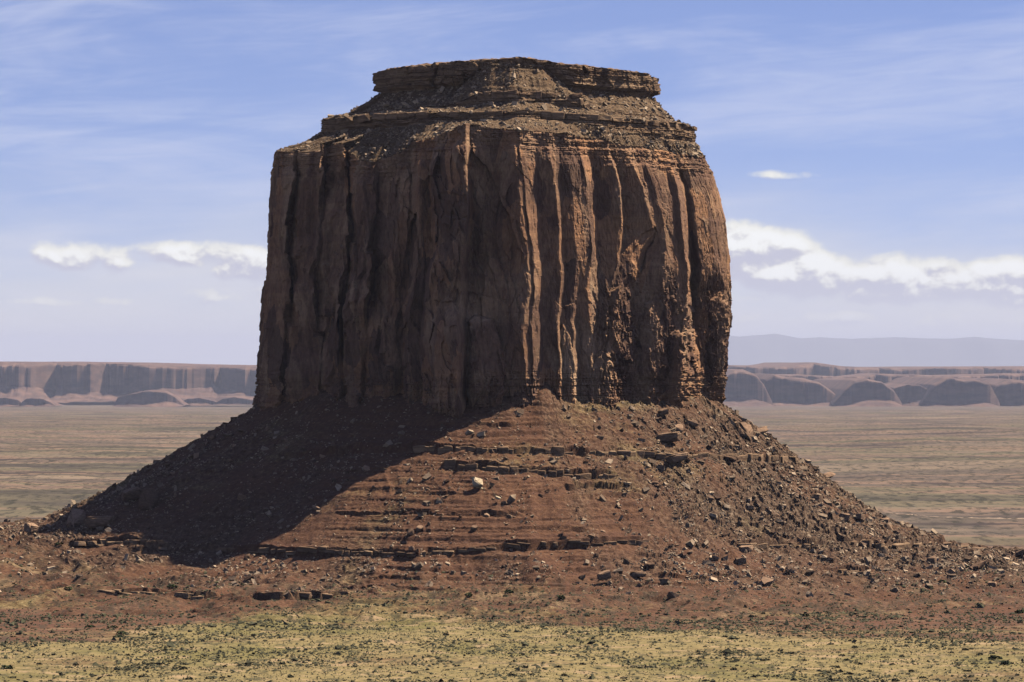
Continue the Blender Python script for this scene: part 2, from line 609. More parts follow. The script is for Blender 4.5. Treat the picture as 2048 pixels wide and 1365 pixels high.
# ------------------------------------------------------------------ relief of the cliff, drawn over photo rows/columns of the wall
RX0, RY0, RX1, RY1 = 480, 230, 1500, 840
gx = np.arange(RX0, RX1); gy = np.arange(RY0, RY1)
relief = np.zeros((len(gy), len(gx)))
rowsR = [300, 373, 461, 501, 578, 655, 717, 790]
BND = [
    [1030, 1038, 1048, 1053, 1058, 1046, 1046, 1046],
    [1037, 1046, 1054, 1058, 1066, 1057, 1061, 1060],
    [1040, 1050, 1058, 1066, 1069, 1065, 1065, 1064],
    [1070, 1077, 1083, 1084, 1085, 1086, 1087, 1087],
    [1096, 1112, 1121, 1121, 1120, 1116, 1118, 1120],
    [1116, 1123, 1125, 1129, 1127, 1121, 1122, 1123],
    [1130, 1145, 1148, 1152, 1149, 1146, 1148, 1150],
    [1155, 1174, 1178, 1183, 1160, 1153, 1156, 1157],
    [1157, 1175, 1179, 1184, 1173, 1184, 1183, 1182],
    [1176, 1194, 1194, 1195, 1194, 1194, 1191, 1189],
    [1218, 1238, 1246, 1240, 1220, 1212, 1203, 1200],
    [1221, 1242, 1250, 1244, 1223, 1215, 1206, 1203],
    [1252, 1285, 1308, 1283, 1236, 1228, 1215, 1212],
    [1270, 1297, 1315, 1298, 1268, 1264, 1274, 1280],
    [1285, 1309, 1328, 1332, 1320, 1312, 1296, 1298],
    [1322, 1341, 1352, 1357, 1363, 1361, 1345, 1340],
    [1330, 1353, 1366, 1372, 1374, 1366, 1362, 1362],
    [1350, 1370, 1383, 1386, 1388, 1389, 1402, 1407],
    [1390, 1414, 1423, 1429, 1447, 1447, 1450, 1446],
    [1440, 1440, 1455, 1466, 1466, 1462, 1458, 1456],
]
KIND = 'L D L D L D M D L D L D L D L D L D L'.replace(' ', '')
LEFT = [
    ([500] * 6, 0), ([548, 540, 530, 522, 515, 512], 1.0),
    ([590, 584, 580, 574, 566, 560], 2.2), ([597, 590, 586, 580, 572, 566], -3.0),
    ([614, 606, 600, 598, 596, 592], 2.2), ([648, 645, 642, 640, 636, 632], 3.0), ([656, 652, 650, 648, 640, 638], -2.4),
    ([690, 692, 694, 690, 688, 684], 1.5), ([700, 702, 701, 702, 700, 698], -4.5), ([712, 712, 712, 710, 706, 702], 1.6),
    ([752, 748, 742, 738, 732, 728], 3.0), ([760, 756, 750, 746, 740, 736], -1.8), ([800, 796, 790, 782, 776, 770], 1.2),
    ([828, 822, 815, 808, 800, 795], -2.4), ([845, 838, 832, 828, 822, 818], 2.2), ([870, 862, 856, 850, 846, 842], -0.4),
    ([876, 870, 862, 856, 850, 846], 3.6), ([931, 931, 927, 924, 920, 917], 4.6), ([938, 938, 938, 938, 938, 938], -3.4),
    ([985, 985, 985, 985, 985, 985], -2.6),
]
rowsL = [300, 400, 500, 600, 700, 790]
nB = len(BND)
for j, y in enumerate(gy):
    xb = [np.interp(y, rowsR, b) for b in BND]
    RID = 2.4
    dep = [RID]
    for k in range(nB - 1):
        if KIND[k] == 'D':
            dep.append(RID + 1.2 * vnoise(np.array([y / 45.0]), k * 3.7, None, 500 + k)[0])
        else:                                           # sunlit flank: drops into the groove that the next shaded flank climbs out of
            wn = (xb[k + 2] - xb[k + 1]) if k + 2 < nB else 12
            g_ = .44 if k == 16 else .20
            dep.append(RID - max(g_ * wn, 1.6 if KIND[k] == 'L' else .8))
    dep = np.array(dep)
    xb = np.array(xb)
    xl = [np.interp(y, rowsL, l[0]) for l in LEFT]
    dl = [l[1] * 2.5 * float(np.clip(.75 + .95 * vnoise(np.array([y / 75.0]), k * 5.3, None, 400 + k)[0], .05, 1.8)) for k, l in enumerate(LEFT)]
    relief[j] = np.interp(gx, np.concatenate([xl, xb]), np.concatenate([dl, dep]))


def poly_mask(pts, soft=1.2):
    P = np.array(pts, float)
    Xg, Yg = np.meshgrid(gx, gy)
    wob = 2.2 * vnoise(Yg / 14.0, Xg / 14.0, None, 91) + 1.2 * vnoise(Yg / 5.0, Xg / 5.0, None, 92)
    Xq = Xg + wob; Yq = Yg + wob
    ins = np.zeros(Xg.shape, bool)
    dist = np.full(Xg.shape, 1e9)
    for (x1, y1), (x2, y2) in zip(P, np.roll(P, -1, 0)):
        cond = (y1 > Yq) != (y2 > Yq)
        xi = (x2 - x1) * (Yq - y1) / (y2 - y1 + 1e-9) + x1
        ins ^= cond & (Xq < xi)
        t = np.clip(((Xq - x1) * (x2 - x1) + (Yq - y1) * (y2 - y1)) / ((x2 - x1) ** 2 + (y2 - y1) ** 2 + 1e-9), 0, 1)
        dist = np.minimum(dist, np.hypot(Xq - x1 - t * (x2 - x1), Yq - y1 - t * (y2 - y1)))
    sd = np.where(ins, dist, -dist)
    return sstep(sd, -soft, soft), np.clip(sd, 0, None)


SLABS = [
    ([(868, 480), (890, 458), (915, 480), (915, 560), (905, 604), (870, 600)], 2.6),
    ([(880, 604), (900, 592), (925, 640), (934, 720), (932, 830), (862, 830), (868, 700)], 3.0),
    ([(945, 655), (955, 640), (985, 640), (1000, 680), (1010, 720), (1004, 830), (938, 830)], 8.0),
    ([(1114, 668), (1128, 650), (1141, 676), (1152, 740), (1154, 830), (1110, 830)], 2.2),
    ([(1338, 668), (1350, 655), (1362, 668), (1363, 830), (1334, 830)], 3.6),
    ([(1421, 598), (1438, 580), (1449, 604), (1450, 720), (1427, 770), (1416, 690)], 3.0),
    ([(1210, 640), (1222, 582), (1242, 565), (1262, 590), (1272, 660), (1268, 730), (1210, 740)], 2.6),
    ([(1278, 660), (1290, 605), (1305, 600), (1318, 650), (1330, 760), (1280, 760)], 2.6),
    ([(1186, 735), (1205, 700), (1218, 715), (1232, 740), (1240, 830), (1182, 830)], 3.0),
    ([(1320, 590), (1332, 575), (1345, 600), (1345, 650), (1330, 660)], 1.6),
    ([(1262, 520), (1284, 470), (1308, 452), (1312, 462), (1296, 505), (1284, 548)], -2.6),
    ([(760, 430), (790, 420), (800, 520), (790, 640), (762, 600)], 1.3),
    ([(600, 520), (630, 500), (640, 600), (632, 700), (602, 690)], 1.2),
    ([(675, 480), (692, 440), (700, 500), (698, 620), (672, 600)], 1.6),
    ([(530, 560), (560, 540), (570, 640), (560, 720), (522, 700)], 1.2),
    ([(720, 640), (745, 560), (752, 640), (748, 740), (716, 740)], 1.4),
    ([(780, 660), (800, 560), (815, 600), (812, 730), (776, 740)], 1.3),
    ([(872, 300), (928, 270), (930, 420), (905, 440), (876, 400)], 1.2),
    ([(880, 395), (925, 380), (928, 432), (890, 436)], -1.6),
    ([(950, 420), (1000, 380), (1020, 480), (1010, 600), (960, 590)], 1.0),
]
for pts, dep in SLABS:
    m_, sd_ = poly_mask(pts)
    relief += dep * 1.3 * m_ * (0.6 + 0.4 * np.clip(sd_ / 14, 0, 1))


def samp(x, y):
    fx = np.clip(x - RX0, 0, len(gx) - 1.001); fy = np.clip(y - RY0, 0, len(gy) - 1.001)
    ix = fx.astype(int); iy = fy.astype(int)
    fx -= ix; fy -= iy
    return (relief[iy, ix] * (1 - fx) + relief[iy, ix + 1] * fx) * (1 - fy) + (relief[iy + 1, ix] * (1 - fx) + relief[iy + 1, ix + 1] * fx) * fy


# ------------------------------------------------------------------ butte: cliff and everything above, one ring grid
rim_tab = np.array([(500, 304), (545, 304), (604, 303), (607, 291), (652, 288), (664, 300), (690, 320), (722, 326), (788, 306), (808, 286),
                    (850, 276), (900, 263), (928, 248), (985, 256), (1045, 262), (1110, 266), (1200, 279), (1290, 294), (1370, 303), (1430, 312), (1500, 316)])
y_rim = np.interp(xw, rim_tab[:, 0], rim_tab[:, 1]) + 2.5 * vnoise(U_c / 6.0, U_c * 0 + .5, None, 3) + 1.5 * vnoise(U_c / 2.0, U_c * 0 + .5, None, 4)
w_top = np.interp(xw, [500, 700, 900, 1250, 1350, 1450], [-9.7, -9, -7, -8, -12, -14])
Zrim = H + (HY - y_rim) / F * (CY + (Rw + w_top) * st_)
Zbase = 84.0
NW = 320
v = np.linspace(0, 1, NW)[:, None]
Zw = Zbase + (Zrim[None] - Zbase) * v
vv = (Zw - 97) / (240 - 97)
wl = np.interp(vv, [0, .1, .3, .5, 1], [0.8, 0.4, -2.5, -5.5, -9.7])
wm = np.interp(vv, [0, .5, .9, .97, 1.02], [0, -1.5, -4.0, -6.0, -7.5])
wr = np.interp(vv, [0, .12, .3, .5, .7, .8, .9, 1], [-1.0, .3, 2.5, 3.3, 0.2, -2.5, -6.5, -14])
bl = 1 - sstep(xw, 620, 900)[None]
br = sstep(xw, 1200, 1420)[None]
w = wl * bl + wr * br + wm * (1 - bl - br)
U2 = np.broadcast_to(U_c[None], Zw.shape)
Rr = Rw[None] + w
Yt = CY + Rr * st_[None]
yimg = HY - F * (Zw - H) / Yt
ximg = 1024 + F * (CX + Rr * ct[None]) / Yt
wx = 2.8 * fbm(Zw / 12.0, U2 / 25.0, None, 4, 11) + (1 - sstep(ximg, 930, 1040)) * 7.0 * fbm(Zw / 45.0, U2 / 40.0, None, 2, 12)      # the drawn edges wander a little
rel = samp(ximg + wx, yimg + 1.5 * wx) * front[None]
below = np.clip((Zrim[None] - Zw), 0, 200)
rimz = 1 - sstep(below, 6.0, 15.0 + 4 * vnoise(U2 / 7.0, U2 * 0, None, 21))
foot = 1 - sstep(Zw, 109.0, 120.0 + 3 * vnoise(U2 / 9.0, U2 * 0, None, 22))
rightface = sstep(ximg, 1030, 1060)
jag = rightface * sstep(yimg, 520, 640) * sstep(ximg, 1170, 1215)
rel = rel * (1 - 0.4 * rimz)
warpU = U2 + 1.6 * fbm(Zw / 16.0, U2 / 20.0, None, 3, 33)
warpZ = Zw + 7.0 * vnoise(U2 / 11.0, Zw / 40.0, None, 34)
edge_l = .25 + .75 * sstep(ximg, 530, 640)
Rr += (1 - rimz) * (5.0 - 4.4 * rightface) * edge_l * facets(warpU / 15.0, warpZ / 36.0, 41, 1.6)
Rr += (1 - rimz) * (1.9 - 1.4 * rightface) * (.4 + .6 * edge_l) * facets(warpU / 6.5, warpZ / 14.0, 44, 1.5)
Rr += (1 - .6 * rimz) * (.6 - .3 * rightface + 1.5 * jag) * facets(warpU / 2.8, warpZ / 6.0, 47, 1.4)
Rr += (.30 + .9 * jag + .5 * foot) * facets(U2 / 1.25, Zw / 3.6, 49, 1.4)
Rr += .22 * fbm(U2 / 3.0, Zw / 9.0, None, 3, 32)
o1, j1 = blocks(U2, Zw, 2.1, 5.5, 51)
o2, j2 = blocks(U2, Zw, 1.05, 2.4, 52)
Rr += rimz * (o1 * 1.0 + o2 * .75 - .9 * j1 - .4 * j2)
o1, j1 = blocks(U2, Zw, 3.4, 3.2, 53)
o2, j2 = blocks(U2, Zw, 1.3, 1.8, 54)
Rr += foot * (o1 * .9 + o2 * .6 - .8 * j1 - .4 * j2)
lines = vnoise(Zw / 1.1, U2 * 0.004, None, 61)
Rr += (.05 + .14 * np.maximum(rimz, foot)) * lines
wallP = np.stack([CX + Rr * ct[None], CY + Rr * st_[None] - rel, Zw + 0 * Rr], -1)

# ledges and slopes above the rim
Rtop = np.hypot(wallP[-1, :, 0] - CX, wallP[-1, :, 1] - CY)
th_top = np.arctan2(wallP[-1, :, 1] - CY, wallP[-1, :, 0] - CX)
RA = at_th(R_LA, th_c)
RC = at_th(R_CAP, th_c)
Xa, Ya = CX + RA * ct, CY + RA * st_
xa = 1024 + F * Xa / Ya
tab = lambda x, a: np.interp(x, [p[0] for p in a], [p[1] for p in a])
ZA1 = tab(xa, [(640, 255), (800, 255), (930, 254), (1050, 254.5), (1200, 252.5), (1300, 251), (1400, 250.8)])
ZA0 = tab(xa, [(640, 247.5), (800, 248.5), (930, 250), (1050, 251), (1150, 249), (1260, 245), (1320, 242), (1400, 241.3)])
mB = sstep(xa, 860, 960) * (1 - sstep(xa, 1180, 1215)) * front
Xc, Yc = CX + RC * ct, CY + RC * st_
xc = 1024 + F * Xc / Yc
cone = sstep(xc, 905, 985) * (1 - sstep(xc, 1085, 1150)) * front     # rubble buries the front of the cap
ZC0 = tab(xc, [(740, 269.3), (950, 270), (1040, 270), (1150, 268.5), (1310, 267.2)])
ZC1 = tab(xc, [(740, 281.6), (800, 283), (900, 284.0), (985, 284.6), (1040, 285.2), (1090, 284.2), (1115, 282.6), (1290, 279.7), (1320, 278.5)])
ZC0 = ZC0 + cone * (ZC1 - 3.4 - ZC0)
ZC0 = np.minimum(ZC0, ZC1 - 2)
secs = []          # (name, R rows, Z rows)


def lerp_rows(Ra, Za, Rb, Zb, n, bow=0.0):
    t = np.linspace(0, 1, n + 1)[1:, None]
    return Ra[None] * (1 - t) + Rb[None] * t, Za[None] * (1 - t) + Zb[None] * t + bow * np.sin(math.pi * t)


R0, Z0 = Rtop, Zrim
seg = []
RA_b = np.minimum(RA + 1.0, Rtop - 2.5)
RAe = RA_b - 1.2
ZA0 = np.maximum(ZA0, Zrim + 1.5)
ZA1 = np.maximum(ZA1, ZA0 + 2.0)
seg.append(('shelf', *lerp_rows(R0, Z0, RA_b, ZA0, 50, -0.6)))
seg.append(('ledgeA', *lerp_rows(RA_b, ZA0, RAe, ZA1, 26)))
RB = RAe * 0.52 + RC * 0.48
ZB0 = ZA1 + (ZC0 - ZA1) * 0.22
ZB1 = ZB0 + 0.8 + 4.2 * mB
seg.append(('slopeA', *lerp_rows(RAe, ZA1, RB, ZB0, 24)))
seg.append(('ledgeB', *lerp_rows(RB, ZB0, RB - 1.0, ZB1, 16)))
RCe = RC - 2.0
seg.append(('slopeB', *lerp_rows(RB - 1.0, ZB1, RCe, ZC0, 44, -0.5)))
over = 1.8 * (1 - cone)
seg.append(('cap', *lerp_rows(RCe, ZC0, RC + over - 2.0 * cone, ZC0 * .82 + ZC1 * .18, 6)))
seg.append(('cap', *lerp_rows(RC + over - 2.0 * cone, ZC0 * .82 + ZC1 * .18, RC + over * .6 - 2.0 * cone, ZC1 - .6, 30)))
seg.append(('top', *lerp_rows(RC + over * .6 - 2.0 * cone, ZC1 - .6, RC * .93, ZC1, 6)))
seg.append(('top', *lerp_rows(RC * .93, ZC1, RC * .02, ZC1.mean() * .55 + ZC1 * .45, 12)))
names = np.concatenate([[s[0]] * len(s[1]) for s in seg])
RU = np.concatenate([s[1] for s in seg]); ZU = np.concatenate([s[2] for s in seg])
Uu = np.broadcast_to(U_c[None] * .8, RU.shape)
isl = ((names == 'ledgeA') | (names == 'ledgeB'))[:, None]
isc = (names == 'cap')[:, None]
iss = ((names == 'shelf') | (names == 'slopeA') | (names == 'slopeB'))[:, None]
Xu, Yu = CX + RU * ct[None], CY + RU * st_[None]
o1, j1 = blocks(Uu, ZU, 2.6, 7.0, 71)
o2, j2 = blocks(Uu, ZU, 1.1, 3.0, 72)
plan_wob = 2.2 * fbm(Uu / 16.0, Uu * 0 + 2, None, 3, 73)
dR = isl * (o1 * 1.4 + o2 * .8 - 1.2 * j1 - .5 * j2)
o3, j3 = blocks(Uu, ZU, 4.5, 9.0, 74)
f1, fe, cid = voronoi(Uu / 7.0, ZU / 6.0, 75)
dR = dR + isc * (o3 * 1.0 + (cid - .5) * 3.6 + .6 * o2 - 1.3 * j3 * (1 - cone[None] * .6) - .3 * j2 + 1.0 * cone[None] * (voronoi(Uu / 3.0, ZU / 2.5, 77)[2] - .5))
dR = dR + (isl | isc | iss) * plan_wob * np.where(names == 'shelf', np.linspace(0, 1, len(names)) * 0 + 1, 1)[:, None] * np.where((names == 'shelf')[:, None], np.cumsum((names == 'shelf'))[:, None] / 50.0, 1.0)
rough = 0.55 * fbm(Xu / 4.0, Yu / 4.0, ZU / 4.0, 4, 76) + 0.9 * fbm(Xu / 14.0, Yu / 14.0, ZU / 14.0, 2, 78)
gul = 1.1 * ridged(Uu / 11.0, ZU / 40.0, None, 3, 79)
terr = .8 * vnoise(ZU / 1.3, Uu / 60.0, None, 80)
RU2 = RU + dR + iss * (gul * .8 + terr * .9)
ZU2 = ZU + iss * rough * .8 + (names == 'top')[:, None] * (0.5 * fbm(Xu / 5.0, Yu / 5.0, None, 3, 81) + .5 * np.maximum(0, vnoise(Xu / 2.2, Yu / 2.2, None, 83)))
dth = (th_top - th_c + math.pi) % (2 * math.pi) - math.pi          # the shelf starts at the displaced rim
fade = np.where(names == 'shelf', 1 - np.cumsum(names == 'shelf') / 50.0, 0.0)[:, None]
thu = th_c[None] + dth[None] * fade
upP = np.stack([CX + RU2 * np.cos(thu), CY + RU2 * np.sin(thu), ZU2], -1)
G = np.concatenate([wallP, upP], 0)
row_names = np.concatenate([['cliff'] * NW, names])

butte = tag(obj('sandstone_butte', None, None, (CX, CY, 0)), 'huge flat-topped red sandstone butte with sheer fluted cliffs and wide rubble skirt', 'butte')
NRr = G.shape[0]
Gl = G.reshape(-1, 3) - np.array([CX, CY, 0.0])
allF = grid_faces(NRr, NC, True)
face_row = np.repeat(np.arange(NRr - 1), NC)
up_name = row_names[1:][face_row]                      # a face belongs to its upper row
for part, keys, mat, lab in (('cliff', ('cliff',), M_CLIFF, None), ('upper_slope', ('shelf', 'slopeA', 'slopeB'), M_SCREE, 'olive brown rubble slope below the cap rock'),
                             ('ledge', ('ledgeA',), M_STRATA, 'thick dark ledge ringing the upper slope'), ('ledge', ('ledgeB',), M_STRATA, 'thin broken ledge just below the cap rock'),
                             ('cap_rock', ('cap', 'top'), M_STRATA, 'flat overhanging slab of rock on the summit')):
    sel = np.isin(up_name, keys)
    V_, F_, _ = compact(Gl, allF[sel])
    o = obj(part, mesh(part, V_, F_[:, ::-1] if False else F_, mat), butte)
    if lab:
        o['label'] = lab

# ------------------------------------------------------------------ butte: talus skirt
prof_f = np.array([(-6, 104), (0, 100.5), (20, 87.5), (38, 76), (60, 62), (77, 51), (95, 39.5), (112, 29), (125, 21), (138, 14.5), (150, 10.8), (175, 7.5), (200, 5), (240, 2), (300, -1.0), (360, -4)])
prof_l = np.array([(-6, 102), (0, 98), (36, 75.5), (77, 52), (116, 30.5), (135, 27.5), (160, 25), (200, 19.5), (250, 12), (300, 6.5), (360, -2), (380, -4)])
prof_r = np.array([(-6, 101), (0, 97.5), (40, 68.6), (70, 50), (95, 34.5), (118, 25), (137, 18), (170, 11.5), (220, 6.5), (270, 3), (330, -1), (370, -4)])
dd = np.concatenate([np.arange(-5, 170, .62), np.linspace(170, 262, 64), np.linspace(266, 372, 24)])
NT_ = 1060
dt_arc = np.hypot(np.gradient(R_TAL), (R_TAL + 90) * (TH[1] - TH[0]))
py = R_TAL * np.sin(TH)
cumt = np.cumsum(dt_arc * np.where(py < 45, 1.0, 0.10))
tht = np.interp(np.linspace(0, cumt[-1], NT_, endpoint=False), cumt, TH)
Ut = np.interp(tht, TH, np.cumsum(dt_arc))
cT, sT = np.cos(tht)[None], np.sin(tht)[None]
RT = at_th(R_TAL, tht)[None]
deg = np.degrees(tht)
deg = np.where(deg > 90, deg - 360, deg)               # -270 .. 90, front at -90
wL = (1 - sstep(deg, -172, -122))[None]
wR = sstep(deg, -62, -22)[None]
D2 = dd[:, None] + 0 * RT
dwob = 6.0 * fbm(np.broadcast_to(Ut[None] / 60.0, D2.shape), D2 / 90.0, None, 2, 101) * sstep(D2, 5, 60)
prof = lambda p: np.interp(D2 + dwob, p[:, 0], p[:, 1])
ZT = prof(prof_l) * wL + prof(prof_r) * wR + prof(prof_f) * (1 - wL - wR)
UT = np.broadcast_to(Ut[None], D2.shape)
XT = CX + (RT + D2) * cT
YT = CY + (RT + D2) * sT
xt, yt = proj(XT, YT, ZT)
# rubble cones against the wall
for x0_, w0_, h0_ in ((1092, 26, 7.5), (640, 40, 5.5), (760, 40, 3.0), (1385, 22, 4.0), (1015, 20, 2.0), (560, 30, 2.0)):
    ZT = ZT + h0_ * np.exp(-((xt - x0_) / w0_) ** 2) * (1 - sstep(D2, -2, 26))
ZT = ZT + 5.5 * np.exp(-((xt - 190) / 120) ** 2 - ((yt - 1048) / 32) ** 2) * (deg < -95)[None]
gl = ridged(UT / 24.0 + .5 * fbm(UT / 40.0, D2 / 40.0, None, 2, 110), D2 / 110.0, None, 3, 111)
ZT = ZT + gl * (0.35 + .9 * sstep(D2, 15, 90)) * (1 - .6 * sstep(D2, 180, 260))
xt, yt = proj(XT, YT, ZT)
frontT = (1 - sstep(RT * sT + D2 * sT, 10, 60))
# spurs of soft shale below the lower ledge
sp = 1 - np.abs(vnoise(UT / 15.0 + .3 * vnoise(UT / 9, D2 / 30, None, 7), UT * 0 + 1.5, None, 113)) * 2.2
spm = sstep(yt, 1098, 1118) * (1 - sstep(yt, 1150, 1175)) * sstep(xt, 640, 760) * (1 - sstep(xt, 1520, 1640))
ZT = ZT + 3.0 * sp * spm
# badland mounds on the low left apron
mnd = ridged(UT / 21.0 + .4 * fbm(UT / 30, D2 / 30, None, 2, 9), D2 / 30.0, None, 3, 115)
ml = 1.5 * sstep(D2, 120, 165) * (0.5 + .5 * (1 - sstep(xt, 480, 720))) * (1 - .7 * sstep(D2, 290, 350))
ZT = ZT + 1.9 * mnd * ml + .8 * fbm(UT / 9.0, D2 / 9.0, None, 3, 117) * sstep(D2, 100, 150)
xt, yt = proj(XT, YT, ZT)
LEDGES = [  # photo-row polyline of the lip, drop in metres, fade above/below (px), broken-ness
    ([(560, 912), (700, 897), (825, 893), (1100, 900), (1330, 908), (1480, 912), (1610, 918)], 5.0, 26, .3),
    ([(885, 925), (1000, 932), (1080, 941), (1170, 944), (1235, 952)], 5.2, 20, .2),
    ([(670, 1027), (850, 1027), (1045, 1028)], 2.8, 14, .3),
    ([(880, 848), (1000, 850), (1230, 858)], 1.4, 12, .5),
    ([(860, 988), (940, 984), (1010, 990)], 2.2, 10, .5),
    ([(1000, 815), (1080, 812), (1200, 818)], 2.2, 10, .4),
    ([(250, 1098), (420, 1097), (620, 1101), (850, 1106), (960, 1097), (1010, 1088), (1100, 1086), (1290, 1081)], 5.4, 26, .25),
    ([(1470, 1090), (1560, 1085), (1650, 1092)], 6.5, 22, .2),
    ([(1680, 1084), (1740, 1080), (1765, 1092), (1830, 1088), (1870, 1080), (1930, 1084), (1970, 1098)], 6.0, 22, .2),
    ([(130, 1084), (220, 1080), (320, 1082)], 4.5, 20, .2),
    ([(195, 1181), (270, 1179), (335, 1184)], 3.8, 12, .2),
    ([(338, 1186), (400, 1189), (445, 1193)], 4.2, 12, .2),
    ([(498, 1192), (560, 1190), (640, 1188), (710, 1180)], 4.5, 14, .2),
    ([(1630, 1139), (1690, 1139), (1750, 1142)], 4.5, 14, .2),
    ([(900, 1162), (1020, 1167), (1230, 1170), (1420, 1164), (1560, 1160)], 2.0, 10, .4),
    ([(1480, 885), (1540, 893), (1600, 905)], 1.6, 10, .4),
    ([(1010, 962), (1120, 968), (1260, 972)], 2.8, 12, .5),
    ([(900, 1062), (1050, 1058), (1180, 1062)], 2.4, 12, .5),
    ([(1290, 1150), (1400, 1155), (1480, 1152)], 2.2, 12, .4),
]
add = np.zeros_like(ZT)
for pl, hk, wk, br_ in LEDGES:
    pl = np.array(pl, float)
    yk = np.interp(xt, pl[:, 0], pl[:, 1]) + 3.2 * vnoise(UT / 9.0, UT * 0 + hk, None, int(hk * 10)) + 2.4 * vnoise(UT / 5.0, UT * 0 + hk, None, int(hk * 11))
    m = sstep(xt, pl[0, 0] - 6, pl[0, 0] + 22) * (1 - sstep(xt, pl[-1, 0] - 22, pl[-1, 0] + 6)) * frontT
    m = m * np.clip(1 - br_ + 1.6 * br_ * vnoise(UT / 12.0, UT * 0 + 9, None, int(hk * 7 + pl[0, 0])), 0, 1)
    s = (yt - yk) / wk                                  # negative above the lip
    tt = sstep(s, -.05, .05)
    g_ = .42 * np.exp(-np.clip(-s, 0, 9) * 2.2) * (1 - tt) - .58 * np.exp(-np.clip(s, 0, 9) * 1.5) * tt
    add += hk * m * g_
ZT = ZT + add
rockyT = np.clip(sstep(xt, 1200, 1460) * (1 - sstep(yt, 1120, 1190)) * .75 + .5 * fbm(UT / 22.0, D2 / 45.0, None, 3, 121) + .5 * (1 - sstep(xt, 300, 640)) * (1 - sstep(yt, 1090, 1150)), 0, 1)
fr_ = sstep(xt, 600, 720) * (1 - sstep(xt, 1240, 1400)) * (1 - .7 * rockyT) * sstep(D2, 2, 8)
for per, am, sd_ in ((4.6, 1.6, 1), (2.0, .7, 2)):
    ph = ZT / per + .5 * fbm(UT / 45.0, D2 / 70.0, None, 2, 160 + sd_)
    fz_ = ph - np.floor(ph)
    keep = sstep(vnoise(UT / 22.0, np.floor(ph) * 1.7, None, 165 + sd_), -.5, .35)
    ZT = ZT + fr_ * keep * am * (np.minimum(fz_ * 5, 1) - fz_ - .4)
ZT = ZT + rockyT * (2.3 * facets(XT / 5.5, YT / 5.5, 167, 1.3) + 1.2 * facets(XT / 2.4, YT / 2.4, 168, 1.2)) * (1 - sstep(D2, 170, 220))
ZT = ZT + (0.32 + .45 * rockyT) * fbm(XT / 2.6, YT / 2.6, ZT / 2.6, 3, 123) * (1 - .5 * sstep(D2, 170, 260)) + .38 * vnoise(ZT / 1.7, UT / 40.0, None, 125) * (1 - rockyT)

t_ord = np.argsort(tht)


def talus_z(X, Y):
    th = np.arctan2(Y - CY, X - CX)
    r = np.hypot(X - CX, Y - CY)
    ci = np.clip(np.searchsorted(tht[t_ord], th), 0, NT_ - 1)
    ci = t_ord[ci]
    d = r - RT[0, ci]
    ri = np.clip(np.searchsorted(dd, d), 0, len(dd) - 1)
    return np.where(d > dd[-1], -99.0, ZT[ri, ci])


def plain_z(X, Y):
    z = np.interp(Y, [0, 1700, 2900, 6000, 12000, 50000, 60000, 400000], [1.5, 0.5, 0, -18, -62, -334, -345, -345])
    near = 1 - sstep(Y, 3500, 9000)
    z = z + near * (0.9 * fbm(X / 60.0, Y / 90.0, None, 3, 131) + .25 * fbm(X / 9.0, Y / 9.0, None, 3, 133))
    mid = sstep(Y, 3200, 6000) * (1 - sstep(Y, 34000, 44000))
    t = fbm(X / 900.0, Y / 1500.0, None, 4, 137) * 3.0
    z = z + mid * (np.floor(t * 2.2) / 2.2 * 2.6 + .5 * t + 1.4 * ridged(X / 130.0, Y / 260.0, None, 3, 139))
    return z


def ground(X, Y):
    return np.maximum(plain_z(X, Y), talus_z(X, Y))


def pix_ground(x, y):
    """ground point for a photo position, marching along the sight line"""
    Ys = np.linspace(1500, 2650, 2300)
    Xs = (x - 1024) / F * Ys
    Zs = H + (HY - y) / F * Ys
    gz = ground(Xs, Ys)
    hit = np.where(Zs <= gz)[0]
    k = hit[0] if len(hit) else len(Ys) - 1
    return np.array([Xs[k], Ys[k], gz[k]])


YB = [(-500, 1290), (-200, 1282), (0, 1275), (120, 1272), (250, 1264), (370, 1240), (480, 1217), (580, 1202), (700, 1193), (850, 1199), (1000, 1210), (1150, 1222), (1300, 1238), (1500, 1250), (1700, 1256), (1880, 1262), (2048, 1270), (2400, 1280)]
YB = np.array([pix_ground(x, y) for x, y in YB])
yb_X, yb_Y = YB[:, 0], YB[:, 1]


def zone_of(X, Y):
    b = np.interp(X, yb_X, yb_Y)
    return sstep(b - Y, -50, 150)


TV = np.stack([XT, YT, ZT], -1)
tf = grid_faces(len(dd), NT_, True)
ta = obj('talus', mesh('talus', TV.reshape(-1, 3) - np.array([CX, CY, 0.0]), tf[:, ::-1], M_TALUS, {'zone': zone_of(XT, YT), 'rocky': rockyT, 'apron': sstep(D2 + 14 * fbm(UT / 30.0, D2 / 30.0, None, 2, 171), 135, 195)}), butte)
ta['label'] = 'steep red shale skirt strewn with broken rock below the cliffs'
xt, yt = proj(XT, YT, ZT)
tq_x = np.where(frontT > .5, xt, -9e9)


def on_talus(x, y):
    """point of the skirt that shows at a photo position (nearest to the eye)"""
    d2 = (tq_x - x) ** 2 + (yt - y) ** 2
    i = int(np.argmin(d2 + YT * 0.004))
    return TV.reshape(-1, 3)[i].copy()


